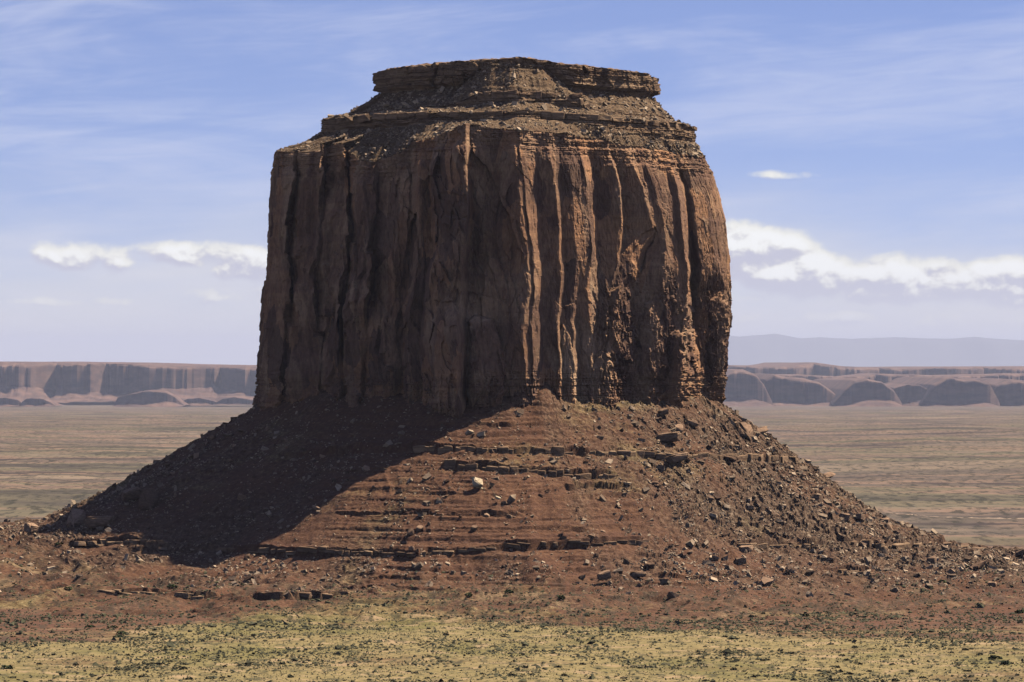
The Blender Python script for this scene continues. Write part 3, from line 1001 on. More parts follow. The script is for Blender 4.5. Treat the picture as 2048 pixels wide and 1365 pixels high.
# ------------------------------------------------------------------ plain
ys = np.concatenate([np.linspace(250, 1600, 30), np.linspace(1625, 2900, 190), 2900 * (370000 / 2900) ** np.linspace(0, 1, 250)[1:]])
us = np.concatenate([np.linspace(-.62, -.16, 24), np.linspace(-.157, .157, 240), np.linspace(.16, .62, 24)])
Yp = ys[:, None] + 0 * us[None]
Xp = us[None] * np.maximum(Yp, 900)
Zp = plain_z(Xp, Yp)
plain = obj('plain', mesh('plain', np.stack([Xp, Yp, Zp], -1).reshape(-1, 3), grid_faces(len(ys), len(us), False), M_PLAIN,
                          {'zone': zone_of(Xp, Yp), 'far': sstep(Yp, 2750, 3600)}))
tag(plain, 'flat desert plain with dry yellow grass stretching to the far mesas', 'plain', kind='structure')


# ------------------------------------------------------------------ merged scatter (stones, brush): one mesh each
ICO_T = (1 + 5 ** .5) / 2
ICO = np.array([(-1, ICO_T, 0), (1, ICO_T, 0), (-1, -ICO_T, 0), (1, -ICO_T, 0), (0, -1, ICO_T), (0, 1, ICO_T), (0, -1, -ICO_T), (0, 1, -ICO_T),
                (ICO_T, 0, -1), (ICO_T, 0, 1), (-ICO_T, 0, -1), (-ICO_T, 0, 1)]) / math.hypot(1, ICO_T)
ICO_F = np.array([(0, 11, 5), (0, 5, 1), (0, 1, 7), (0, 7, 10), (0, 10, 11), (1, 5, 9), (5, 11, 4), (11, 10, 2), (10, 7, 6), (7, 1, 8), (3, 9, 4), (3, 4, 2),
                  (3, 2, 6), (3, 6, 8), (3, 8, 9), (4, 9, 5), (2, 4, 11), (6, 2, 10), (8, 6, 7), (9, 8, 1)])
CUB = np.array([(x, y, z) for x in (-1, 1) for y in (-1, 1) for z in (-1, 1)], float) * .8
CUB_F = np.array([(0, 1, 3), (0, 3, 2), (4, 6, 7), (4, 7, 5), (0, 4, 5), (0, 5, 1), (2, 3, 7), (2, 7, 6), (0, 2, 6), (0, 6, 4), (1, 5, 7), (1, 7, 3)])


def rot_mats(n, tilt):
    a = RNG.uniform(0, 2 * math.pi, n); b = RNG.normal(0, tilt, n); c = RNG.normal(0, tilt, n)
    ca, sa, cb, sb, cc, s_c = np.cos(a), np.sin(a), np.cos(b), np.sin(b), np.cos(c), np.sin(c)
    z = np.zeros(n); o = np.ones(n)
    Rz = np.stack([ca, -sa, z, sa, ca, z, z, z, o], -1).reshape(n, 3, 3)
    Rx = np.stack([o, z, z, z, cb, -sb, z, sb, cb], -1).reshape(n, 3, 3)
    Ry = np.stack([cc, z, s_c, z, o, z, -s_c, z, cc], -1).reshape(n, 3, 3)
    return Rx @ Ry @ Rz


def scatter(base, faces, P, size, jitter, tilt, sink):
    n = len(P)
    V = base[None] * size[:, None, :] * (1 + jitter * RNG.normal(0, 1, (n, len(base), 1))) + size[:, None, :] * jitter * .6 * RNG.normal(0, 1, (n, len(base), 3))
    V = np.einsum('nij,nkj->nki', rot_mats(n, tilt), V)
    V = V + P[:, None, :]
    V[:, :, 2] += (size[:, 2] * sink)[:, None]
    Fc = faces[None] + (np.arange(n) * len(base))[:, None, None]
    return V.reshape(-1, 3), Fc.reshape(-1, faces.shape[1])


def pick(weights, n):
    w_ = weights.ravel().clip(0)
    return RNG.choice(len(w_), n, p=w_ / w_.sum())


area = np.abs(np.gradient(dd))[:, None] * (RT + np.maximum(D2, 0)) / 200.0
clump = sstep(fbm(UT / 6.0, D2 / 14.0, None, 3, 141), -.25, .7)
chute = sstep(ridged(UT / 13.0, D2 / 120.0, None, 2, 143), .1, 1.0)
wgt = (.30 + 1.6 * sstep(xt, 1150, 1400) + .9 * np.exp(-((yt - 1135) / 26) ** 2) * sstep(xt, 320, 420) * (1 - sstep(xt, 1000, 1120))
       + .9 * sstep(yt, 1035, 1060) * (1 - sstep(yt, 1080, 1092)) * (1 - sstep(xt, 250, 350)) + .5 * chute + .45 * (1 - sstep(xt, 300, 760)) + .3 * sstep(yt, 905, 925) * (1 - sstep(yt, 930, 960)))
wgt = wgt * (.12 + clump + .4 * chute) * (1 - sstep(yt, 1135, 1205)) * (D2 > 1) * (frontT > .3) * area
N_ST = 45000
i_ = pick(wgt * (1 - .6 * (1 - sstep(xt, 250, 420)) * sstep(yt, 1060, 1090)), N_ST)
P = TV.reshape(-1, 3)[i_] + RNG.normal(0, .35, (N_ST, 3)) * (1, 1, 0)
sz = .25 * (RNG.pareto(2.4, N_ST) + 1)
sz = np.clip(sz * .95, .22, 2.0)
size = np.stack([sz * RNG.uniform(.9, 1.5, N_ST), sz * RNG.uniform(.6, 1.0, N_ST), sz * RNG.uniform(.4, .75, N_ST)], -1)
V1, F1 = scatter(CUB, CUB_F, P, size, .16, .5, .25)
tone = np.clip(RNG.beta(1.4, 1.5, N_ST) - .12 * (sz > .8) + .12 * np.exp(-((yt.ravel()[i_] - 1130) / 25) ** 2), 0, 1)
# upper slopes
ur = np.where(np.isin(row_names, ('shelf', 'slopeA', 'slopeB')))[0]
GU = G[ur]
wU = np.broadcast_to((front * (.3 + sstep(fbm(U_c / 5.0, U_c * 0, None, 3, 145), -.3, .6)))[None], GU.shape[:2]) * (.4 + sstep(fbm(GU[..., 0] / 5, GU[..., 1] / 5, None, 2, 147), -.2, .5))
N_US = 6000
i2 = pick(wU, N_US)
P2 = GU.reshape(-1, 3)[i2] + RNG.normal(0, .2, (N_US, 3)) * (1, 1, 0)
sz = np.clip(.28 * (RNG.pareto(2.6, N_US) + 1), .28, 1.6)
size = np.stack([sz * RNG.uniform(.9, 1.6, N_US), sz * RNG.uniform(.6, 1.0, N_US), sz * RNG.uniform(.35, .7, N_US)], -1)
V2, F2 = scatter(CUB, CUB_F, P2, size, .16, .5, .25)
Vs = np.concatenate([V1, V2]); Fs = np.concatenate([F1, F2 + len(V1)])
tn = np.repeat(np.concatenate([tone, RNG.beta(1.6, 1.6, N_US)]), 8)
rub = obj('rubble', mesh('rubble', Vs, Fs, M_STONE, {'tone': tn}))
tag(rub, 'loose broken sandstone rubble covering the slopes of the butte', 'rubble', kind='stuff')

# ------------------------------------------------------------------ boulders
import bmesh


def boulder_mesh(seed, box, mat, detail=0):
    rr = np.random.default_rng(seed)
    bm = bmesh.new()
    n = 22
    p = rr.normal(0, 1, (n, 3))
    p /= np.linalg.norm(p, axis=1)[:, None]
    p = np.sign(p) * np.abs(p) ** .55
    p *= .62 * (1 + .12 * rr.normal(0, 1, (n, 1)))
    for c in p:
        bm.verts.new(c * np.array(box))
    res = bmesh.ops.convex_hull(bm, input=bm.verts)
    bmesh.ops.delete(bm, geom=[e for e in res['geom_interior'] if isinstance(e, bmesh.types.BMVert)], context='VERTS')
    if detail:
        bmesh.ops.bevel(bm, geom=list(bm.edges), offset=.07, segments=2, affect='EDGES')
        bmesh.ops.triangulate(bm, faces=list(bm.faces))
        bmesh.ops.subdivide_edges(bm, edges=list(bm.edges), cuts=1, use_grid_fill=True)
        co = np.array([v_.co[:] for v_ in bm.verts])
        dsp = .045 * fbm(co[:, 0] * 3 + seed, co[:, 1] * 3, co[:, 2] * 4, 3, seed) + .02 * vnoise(co[:, 2] * 14, co[:, 0], None, seed)
        for v_, d_ in zip(bm.verts, dsp):
            v_.co *= 1 + d_
    me = bpy.data.meshes.new('boulder')
    bm.to_mesh(me)
    bm.free()
    me.materials.append(mat)
    return me


BM = [boulder_mesh(s, b, M_BOULDER) for s, b in ((1, (1, .8, .7)), (2, (1.2, .8, .55)), (3, (.9, .9, .8)), (4, (1.3, .9, .45)), (5, (1, .7, .9)), (6, (1.4, .7, .5)), (8, (.9, .8, 1.0)))]
BIG = [boulder_mesh(s, b, M_BOULDER, 1) for s, b in ((11, (1.1, .9, .85)), (12, (1.0, .8, 1.0)), (13, (1.4, .8, .5)))]
PALE = [boulder_mesh(21, (1.0, .55, 1.1), M_PALE, 1), boulder_mesh(22, (1.2, .9, .5), M_PALE, 1)]


def boulder(me, x, y, wpx, hpx, label, group=None, rz=0.0, tilt=(0, 0), sink=.30, p=None):
    p = on_talus(x, y + hpx * .35) if p is None else p
    s = p[1] / F
    o = obj('boulder', me)
    co = np.empty(len(me.vertices) * 3)
    me.vertices.foreach_get('co', co)
    o.rotation_euler = (tilt[0], tilt[1], rz)
    co = co.reshape(-1, 3) @ np.array(o.rotation_euler.to_matrix()).T
    k = .5 * (wpx * s / np.ptp(co[:, 0]) + hpx * s / np.ptp(co[:, 2]))
    o.scale = (k, k, k)
    o.location = (p[0], p[1], p[2] + hpx * s * (.5 - sink))
    tag(o, label, 'boulder', group)
    return o


hero = [
    (BIG[0], 262, 985, 46, 36, 'big rounded brown boulder touching its twin low on the shaded slope', .3),
    (BIG[1], 298, 996, 36, 34, 'tall brown boulder leaning on a bigger rounded twin', 1.1),
    (BIG[0], 63, 1054, 36, 30, 'lone round brown boulder at the bottom end of the long slope', 2.0),
    (BIG[1], 152, 1034, 42, 30, 'blocky brown boulder between the lone round one and the twin boulders', .7),
    (BIG[2], 195, 1043, 56, 24, 'long layered brown slab lying below the blocky boulder', .1),
    (PALE[0], 954, 966, 26, 30, 'pale cream upright slab with a pointed foot on the red slope', .1),
    (PALE[1], 996, 998, 30, 20, 'pale cream flat slab lying just below the upright one', .2),
    (BIG[2], 1352, 916, 46, 30, 'large tan rounded slab sitting on the upper ledge line', .5),
    (BIG[2], 1340, 874, 34, 34, 'tilted brown slab just above the large tan one', 2.6),
    (BIG[0], 1326, 822, 32, 26, 'brown boulder at the foot of the ribbed cliff', .4),
    (BIG[1], 1490, 860, 44, 34, 'dark craggy boulder near the upper edge of the rocky slope', 1.2),
    (BIG[1], 819, 1062, 18, 22, 'brown egg-shaped boulder beside a paler pointed one', .2),
    (BIG[0], 839, 1056, 14, 22, 'paler pointed boulder beside the egg-shaped one', .9),
    (BIG[0], 949, 1054, 15, 17, 'small round brown boulder alone on the bench above the lower ledge', .9),
    (BIG[0], 1208, 1148, 40, 42, 'big brown block standing at the red slope foot beside two dark boulders', .3),
    (BIG[0], 1298, 1131, 26, 24, 'dark rounded boulder behind the pale slab at the slope foot', .6),
    (BIG[2], 1275, 1148, 28, 16, 'pale tan slab between two dark boulders at the slope foot', .2),
    (BIG[1], 1578, 1136, 26, 18, 'angular tan block standing at the foot of the rocky slope', .4),
    (BIG[2], 1462, 918, 28, 18, 'brown wedge-shaped slab perched on the rocky ledge', 2.4),
    (BIG[2], 1150, 190, 30, 22, 'big tan fallen block lying on the slope under the cap rock', .6),
]
for me_, x_, y_, w_, h_, lab_, rz_ in hero:
    if y_ < 300:
        gxy = proj(GU[..., 0], GU[..., 1], GU[..., 2])
        k_ = np.argmin((gxy[0] - x_) ** 2 + (gxy[1] - y_ - 8) ** 2 + GU[..., 1] * .01)
        p_ = GU.reshape(-1, 3)[k_]
        boulder(me_, x_, y_, w_, h_, lab_, None, rz_, (random.uniform(-.2, .2), random.uniform(-.2, .2)), .3, p_)
    elif me_ in PALE:
        boulder(me_, x_, y_, w_ * 1.15, h_ * 1.35, lab_, None, rz_ + .35, (-.75 if me_ is PALE[0] else .35, .25), .1)
    else:
        kk = 1.5 if x_ < 310 else 1.12
        boulder(me_, x_, y_, w_ * kk, h_ * kk, lab_, None, rz_, (random.uniform(-.15, .15), random.uniform(-.2, .2)), .2)

zones = [
    (150, wgt * sstep(xt, 1280, 1380), 'brown sandstone boulder among many on the sunlit rocky slope', 'boulders on the sunlit rocky slope', (7, 26)),
    (55, area * (.3 + chute) * sstep(xt, 780, 900) * (1 - sstep(xt, 1220, 1300)) * (yt > 905) * (1 - sstep(yt, 1120, 1165)) * (D2 > 3) * (frontT > .3), 'brown sandstone boulder on the red terraced slope', 'boulders on the red terraced slope', (6, 12)),
    (45, area * (.3 + clump) * (xt < 760) * (xt > 330) * (yt < 1040) * (yt > 850) * (frontT > .3), 'dark boulder lying in the shadow of the butte', 'boulders in the shadow of the butte', (8, 20)),
    (28, wgt * (yt > 1098) * (xt < 1080) * (xt > 380), 'broken tan block in the rubble below the lower ledge', 'blocks in the rubble below the lower ledge', (7, 13)),
]
FORM = {id(m_): f_ for m_, f_ in zip(BM, ('blocky', 'wedge-shaped', 'squarish', 'flat', 'upright', 'long low', 'tall'))}


def band(x, y):
    up = np.interp(x, [560, 825, 1100, 1330, 1610], [912, 893, 900, 908, 918])
    lo = np.interp(x, [250, 620, 850, 1010, 1290, 1560, 1760, 1970], [1098, 1101, 1106, 1088, 1081, 1086, 1088, 1098])
    if y < up - 30:
        return 'high under the cliff foot'
    if y < up:
        return 'just above the upper talus ledge'
    if y < up + 60:
        return 'just below the upper talus ledge'
    if y < lo - 50:
        return 'midway between the two talus ledges'
    if y < lo:
        return 'just above the lower talus ledge'
    return 'below the lower talus ledge'


for n_, wz, lab_, grp_, (s0, s1) in zones:
    ids = pick(wz, n_)
    for k_ in ids:
        p_ = TV.reshape(-1, 3)[k_].copy()
        sw = s0 + (s1 - s0) * random.random() ** 2.2
        bm_ = random.choice(BM)
        fr = (sw - s0) / (s1 - s0)
        sl = 'small' if fr < .12 else ('medium-sized' if fr < .45 else 'large')
        hue = 'dark shaded' if 'shadow' in lab_ else ('tan' if 'tan' in lab_ else 'brown')
        gl_ = 'in the shadow' if 'shadow' in lab_ else ('in the rubble' if 'rubble' in lab_ else ('among many rocks' if 'many' in lab_ else 'on bare red slope'))
        lab_k = f'{sl} {hue} {FORM[id(bm_)]} boulder {gl_}, {band(xt.ravel()[k_], yt.ravel()[k_])}'
        boulder(bm_, 0, 0, sw * random.uniform(.9, 1.3), sw * random.uniform(.6, .95), lab_k, grp_,
                random.uniform(0, 6.28), (random.uniform(-.4, .4), random.uniform(-.4, .4)), .3, p_)

# ------------------------------------------------------------------ ledge blocks (pieces of the ledges, one mesh each)
BLK = []
for s in range(6):
    rr = np.random.default_rng(100 + s)
    bm = bmesh.new()
    bmesh.ops.create_cube(bm, size=1.0)
    for v_ in bm.verts:
        v_.co += __import__('mathutils').Vector(rr.normal(0, .07, 3))
    bmesh.ops.bevel(bm, geom=list(bm.edges), offset=.08, segments=1, affect='EDGES')
    me = bpy.data.meshes.new('block')
    bm.to_mesh(me); bm.free()
    me.materials.append(M_STRATA)
    BLK.append(me)


def ledge_blocks(label, pl, wr_, hr_, find, deep=4.5):
    pl = np.array(pl, float)
    root = obj('ledge', None, butte)
    root['label'] = label
    x = pl[0, 0]
    while x < pl[-1, 0]:
        wp = random.uniform(wr_[0] * .6, wr_[1])
        hp = random.uniform(hr_[0] * .7, hr_[1])
        if random.random() < .9:
            p_ = find(x + wp / 2, np.interp(x + wp / 2, pl[:, 0], pl[:, 1]))
            s = p_[1] / F
            b = obj('block', random.choice(BLK), root)
            a = math.atan2(p_[1] - CY, p_[0] - CX)
            b.scale = (wp * s * 1.12 / max(.45, abs(math.sin(a))), deep * random.uniform(.8, 1.2), hp * s)
            b.rotation_euler = (random.uniform(-.08, .08), random.uniform(-.09, .09), a + math.pi / 2 + random.uniform(-.25, .25))
            b.location = (p_[0] - CX + .9 * math.cos(a) * random.uniform(-.5, .6) - 1.0 * math.cos(a), p_[1] - CY - 1.0 * math.sin(a), p_[2] - hp * s * .28)
        x += wp * random.uniform(.98, 1.1)
    return root


ledge_blocks('row of square brown blocks forming the upper talus ledge', [(828, 895), (1100, 901), (1330, 909), (1480, 913), (1600, 918)], (10, 24), (12, 22), on_talus)
ledge_blocks('thin broken lip of rock along the lower talus ledge', [(440, 1099), (620, 1102), (850, 1107), (960, 1098), (1010, 1089), (1100, 1087), (1280, 1082)], (12, 26), (6, 12), on_talus)


ledge_blocks('dark broken ledge of thick blocks under the upper talus ledge', [(890, 928), (1000, 936), (1080, 945), (1170, 948), (1232, 955)], (12, 30), (14, 24), on_talus)
ledge_blocks('short dark overhang of blocks in the rocky slope', [(1478, 1094), (1560, 1089), (1645, 1096)], (12, 28), (14, 22), on_talus)
ledge_blocks('dark broken ledge at the far end of the rocky slope', [(1688, 1087), (1740, 1084), (1765, 1095), (1830, 1091), (1870, 1084), (1930, 1088), (1962, 1099)], (12, 26), (12, 20), on_talus)
ledge_blocks('low dark ledge on the pebbly shoulder', [(140, 1087), (220, 1083), (315, 1085)], (12, 26), (9, 15), on_talus)
ledge_blocks('thin ledge in the red badland mounds', [(200, 1184), (270, 1182), (335, 1187), (400, 1192), (440, 1195)], (14, 30), (7, 12), on_talus)
ledge_blocks('thin ledge where the red slope meets the grass', [(502, 1195), (560, 1193), (640, 1190), (705, 1183)], (14, 30), (8, 14), on_talus)
ledge_blocks('short ledge at the foot of the rocky slope', [(1635, 1142), (1690, 1142), (1745, 1145)], (14, 28), (8, 13), on_talus)


def finder(nm):
    rws = np.where(row_names == nm)[0]
    GG = G[rws[-1]]
    px_, py_ = proj(GG[:, 0], GG[:, 1], GG[:, 2])
    px_ = np.where(front > .5, px_, -9e9)

    def f(x, y):
        return GG[int(np.argmin(np.abs(px_ - x)))].copy()
    return f


ledge_blocks('row of dark jointed blocks along the ledge under the summit', [(955, 200), (1200, 215)], (10, 22), (9, 16), finder('ledgeB'), 4.0)
ledge_blocks('row of dark jointed blocks around the lower ledge under the summit', [(655, 240), (1390, 255)], (11, 26), (8, 15), finder('ledgeA'), 4.0)

# ------------------------------------------------------------------ brush and grass
def shrub_mesh(seed, mat, n=46):
    rr = np.random.default_rng(seed)
    V, Fc = [], []
    for k in range(n):
        a = rr.uniform(0, 2 * math.pi); e = math.asin(rr.uniform(.05, .98))
        r = rr.uniform(.35, .5)
        c = np.array([math.cos(a) * math.cos(e) * r, math.sin(a) * math.cos(e) * r, math.sin(e) * r * .95 + .02])
        d1 = rr.normal(0, 1, 3); d1 /= np.linalg.norm(d1)
        d2 = np.cross(d1, rr.normal(0, 1, 3)); d2 /= np.linalg.norm(d2)
        b = len(V)
        V += [c - d1 * .16, c + d2 * .12, c + d1 * .18, c - d2 * .12]
        Fc.append((b, b + 1, b + 2, b + 3))
    for k in range(5):                                   # stems
        a = rr.uniform(0, 2 * math.pi)
        t_ = np.array([math.cos(a) * .3, math.sin(a) * .3, .32])
        b = len(V)
        V += [(.02, 0, -.1), (-.02, .02, -.1), tuple(t_ + (.01, 0, 0)), tuple(t_ - (.01, 0, 0))]
        Fc.append((b, b + 1, b + 2, b + 3))
    return mesh('shrub', np.array(V), np.array(Fc), mat)


SHR = [shrub_mesh(s, M_SAGE) for s in (1, 2, 3)]
SHG = [shrub_mesh(s, M_GREEN, 60) for s in (5, 6)]


def shrub(me, p, size_, label, group):
    o = obj('shrub', me)
    o.location = (p[0], p[1], p[2] - .05)
    o.scale = (size_ * random.uniform(.9, 1.3), size_ * random.uniform(.9, 1.3), size_ * random.uniform(.55, .85))
    o.rotation_euler = (0, 0, random.uniform(0, 6.28))
    tag(o, label, 'shrub', group)


for x_, y_ in ((14, 1338), (136, 1180), (180, 1255), (228, 1256), (242, 1268), (237, 1275), (345, 1176), (937, 1193), (1018, 1186), (1122, 1200), (1612, 1233), (1884, 1167), (2040, 1227), (120, 1090), (2010, 1330), (1990, 1318)):
    shrub(random.choice(SHG), pix_ground(x_, y_), random.uniform(3.2, 4.8), 'dark green rounded bush standing alone on bare ground', 'dark green bushes on bare ground')
cnt = 0
while cnt < 190:
    x_ = random.uniform(0, 2048); y_ = random.uniform(1215, 1364)
    wk = .25 + .75 * (x_ > 1300) + .5 * (y_ > 1320)
    if random.random() > wk:
        continue
    p_ = pix_ground(x_, y_)
    z_ = zone_of(p_[0], p_[1])
    ss_ = random.uniform(1.5, 2.9)
    shrub(random.choice(SHR), p_, ss_, '%s grey-green sagebrush clump %s' % ('small' if ss_ < 1.9 else ('medium-sized' if ss_ < 2.4 else 'large'), 'where yellow grass meets red soil' if z_ < .95 else ('in yellow grass near the red soil' if np.interp(p_[0], yb_X, yb_Y) - p_[1] < 190 else 'out in open yellow grass')), 'sagebrush clumps in the yellow grass')
    cnt += 1
cnt = 0
while cnt < 85:
    x_ = random.uniform(0, 2048); y_ = random.uniform(1140, 1260)
    p_ = pix_ground(x_, y_)
    if zone_of(p_[0], p_[1]) > .5:
        continue
    ss_ = random.uniform(1.3, 2.2)
    shrub(random.choice(SHR), p_, ss_, '%s dark shrub on red soil %s' % ('tiny' if ss_ < 1.6 else 'small rounded' if ss_ < 1.9 else 'fuller', 'of the badland mounds' if x_ < 480 else ('below the rocky slope' if x_ > 1300 else 'below the terraced slope')), 'shrubs on the red soil')
    cnt += 1


def field(n, xr, yr, accept):
    X = RNG.uniform(*xr, n); Y = RNG.uniform(*yr, n)
    k = RNG.uniform(0, 1, n) < accept(X, Y)
    return X[k], Y[k]


def acc_sage(X, Y):
    z = zone_of(X, Y)
    b = np.interp(X, yb_X, yb_Y)
    edge = np.exp(-((b - Y - 30) / 50) ** 2) * sstep(X, -150, -90) * (1 - sstep(X, 150, 260))
    pt = sstep(fbm(X / 30.0, Y / 70.0, None, 4, 151), -.1, .6)
    t = np.hypot(X - CX, Y - CY)
    return np.clip(z * (.12 + .75 * pt) + .9 * edge + (1 - z) * .85 * (.35 + pt) * sstep(t, 250, 300), 0, 1)


Xs, Ys = field(90000, (-340, 340), (1720, 2600), acc_sage)
n_ = len(Xs)
Ps = np.stack([Xs, Ys, ground(Xs, Ys)], -1)
sz = .28 + .30 * RNG.gamma(1.6, .7, n_)
size = np.stack([sz * RNG.uniform(.8, 1.3, n_), sz * RNG.uniform(.8, 1.3, n_), sz * RNG.uniform(.5, .8, n_)], -1) * .75
OCT = np.array([(1, 0, 0), (0, 1, 0), (-1, 0, 0), (0, -1, 0), (.1, 0, 1), (0, 0, -.5)])
OCT_F = np.array([(0, 1, 4), (1, 2, 4), (2, 3, 4), (3, 0, 4), (1, 0, 5), (2, 1, 5), (3, 2, 5), (0, 3, 5)])
Vb, Fb = scatter(OCT, OCT_F, Ps, size * 1.1, .24, .3, .35)
br = obj('brush', mesh('brush', Vb, Fb, M_SAGE))
tag(br, 'low grey-green sagebrush dotted over plain and lower slopes', 'brush', kind='stuff')

Xs, Ys = field(42000, (-340, 340), (1720, 2460), lambda X, Y: zone_of(X, Y) * (.35 + .65 * sstep(fbm(X / 25.0, Y / 70.0, None, 3, 155), -.4, .5)))
n_ = len(Xs)
Ps = np.stack([Xs, Ys, ground(Xs, Ys)], -1)
TET = np.array([(-.5, -.3, 0), (.5, -.3, 0), (0, .6, 0), (0, 0, .8)])
TET_F = np.array([(0, 1, 3), (1, 2, 3), (2, 0, 3)])
sz = RNG.uniform(.35, .95, n_)
size = np.stack([sz, sz, sz * RNG.uniform(.6, 1.0, n_)], -1)
Vg, Fg = scatter(TET, TET_F, Ps, size, .12, .15, -.02)
gr = obj('grass', mesh('grass', Vg, Fg, M_GRASS))
tag(gr, 'dry yellow bunch grass covering the plain', 'grass', kind='stuff')

# dirt track far out on the plain
pts = np.array([(1630, 1015, 0), (1740, 1024, 0), (1800, 1028, 0), (1860, 1034, 0), (1950, 1037, 0), (2100, 1040, 0), (2400, 1046, 0)], float)
rx = np.interp(np.linspace(0, 1, 120), np.linspace(0, 1, len(pts)), pts[:, 0]); ry = np.interp(np.linspace(0, 1, 120), np.linspace(0, 1, len(pts)), pts[:, 1])
Yr = (H + 5.0) * F / (ry - HY)
for _ in range(4):
    Xr = (rx - 1024) / F * Yr
    Yr = (H - plain_z(Xr, Yr)) * F / (ry - HY)
Xr = (rx - 1024) / F * Yr
rv = []
for s_ in (-5, 5):
    rv.append(np.stack([Xr, Yr + s_, plain_z(Xr, Yr + s_) + .25], -1))
M_ROAD = mat_plant('pale_dust', (.30, .22, .15, 1), (.36, .26, .18, 1))
rd = obj('dirt_road', mesh('dirt_road', np.concatenate(rv), grid_faces(2, 120, False), M_ROAD))
tag(rd, 'pale dirt track crossing the plain behind the butte', 'road', kind='structure')

# ------------------------------------------------------------------ far mesas and domes
def headlands(xs, wmin, wmax, seed):
    """plan of a winding cliff: round headlands with sharp bays between; 0 at a headland's nose, 1 in the bay"""
    rr = np.random.default_rng(seed)
    e = np.zeros_like(xs)
    x = xs[0] - rr.uniform(0, wmax)
    while x < xs[-1]:
        w_ = rr.uniform(wmin, wmax)
        q_ = (xs - x) / w_ * 2 - 1
        ins = np.abs(q_) <= 1
        amp = rr.uniform(.6, 1.2)
        e = np.where(ins, amp * (1 - np.sqrt(np.clip(1 - np.abs(q_) ** 5, 0, 1))) + (1.2 - amp) * .5, e)
        x += w_
    return e


def mesa(label, x0, x1, dist, y_top, y_foot, depth, wr_, bay, seed, toe=.35, name='mesa', res=420, dome=False):
    s = dist / F
    X0, X1 = (x0 - 1024) * s, (x1 - 1024) * s
    xs = np.linspace(X0, X1, res)
    zt = H + (HY - np.interp(xs / s + 1024, [p[0] for p in y_top], [p[1] for p in y_top])) * s
    zf = H + (HY - y_foot) * s - 4
    hgt = np.maximum(zt - zf, 1)
    hm = hgt.max()
    if dome:
        q_ = np.abs((xs - X0) / (X1 - X0) * 2 - 1)
        e = (X1 - X0) * .30 * (1 - np.sqrt(np.clip(1 - q_ ** 4, 0, 1)))
        e = e + .03 * (X1 - X0) * fbm(xs / ((X1 - X0) * .16), xs * 0, None, 4, seed)
    else:
        e = bay * headlands(xs, wr_[0], wr_[1], seed) + .06 * bay * headlands(xs, wr_[0] * .5, wr_[1] * .4, seed + 1) + .30 * bay * fbm(xs / 260.0, xs * 0, None, 4, seed + 8)
        e = e + .5 * bay * vnoise(xs / (wr_[1] * 2), xs * 0, None, seed + 3)
    t = np.concatenate([np.linspace(-3 * toe, 0, 18), np.linspace(0, .12, 20)[1:], np.linspace(.12, 1.4, 18)[1:]])
    pz = np.interp(t, [-3 * toe, -1.6 * toe, -.5 * toe, 0, .015, .03, .045, .09, .4, 1.4], [-.05, .05, .14, .22, .60, .86, .91, .94, .975, 1.0])
    T2 = t[:, None]
    lo = .22 + .16 * vnoise(xs / (hm * 1.3), xs * 0 + 2, None, seed + 11)          # how high the apron climbs
    hi = .86 + .09 * vnoise(xs / (hm * 2.1), xs * 0 + 4, None, seed + 12)          # where the cliff rounds over
    P2 = np.broadcast_to(pz[:, None], (len(t), len(xs)))
    P2 = np.where(P2 < .22, P2 / .22 * lo, np.where(P2 < .86, lo + (P2 - .22) / .64 * (hi - lo), hi + (P2 - .86) / .14 * (1 - hi)))
    Z = zf + P2 * hgt[None]
    Yv = dist + T2 * hm + e[None] * np.clip(1 + T2 / (3 * toe) * .75, .25, 1)
    if dome:                                             # the back falls away again
        tb = np.linspace(0, 1, 14)[1:, None]
        Yb_ = Yv[-1:] + tb * depth
        Zb_ = zf + (Z[-1:] - zf) * (1 - tb ** 2)
    else:
        tb = np.array([.15, .4, .7, 1.0])[:, None]
        Yb_ = Yv[-1:] + tb * depth
        Zb_ = Z[-1:] + 0 * tb
    Yv = np.concatenate([Yv, Yb_]); Z = np.concatenate([Z, Zb_])
    if not dome:
        Yv = np.concatenate([Yv, Yv[-1:] + 50]); Z = np.concatenate([Z, Z[-1:] * 0 + zf])
    Xv = xs[None] + 0 * Yv
    Z = Z + hgt[None] * .035 * fbm(Xv / (hm * .45), Yv / (hm * .45), Z / (hm * .25), 4, seed + 5) * (Z < zf + .97 * hgt[None])
    Z = Z + hgt[None] * .010 * fbm(Xv / (hm * 1.5), Yv / (hm * 3), None, 3, seed + 6)
    base = np.array([(X0 + X1) / 2, dist, zf])
    o = obj(name, mesh(name, np.stack([Xv, Yv, Z], -1).reshape(-1, 3) - base, grid_faces(Z.shape[0], res, False), M_MESA), None, tuple(base))
    tag(o, label, 'mesa' if name == 'mesa' else 'rock dome')
    return o


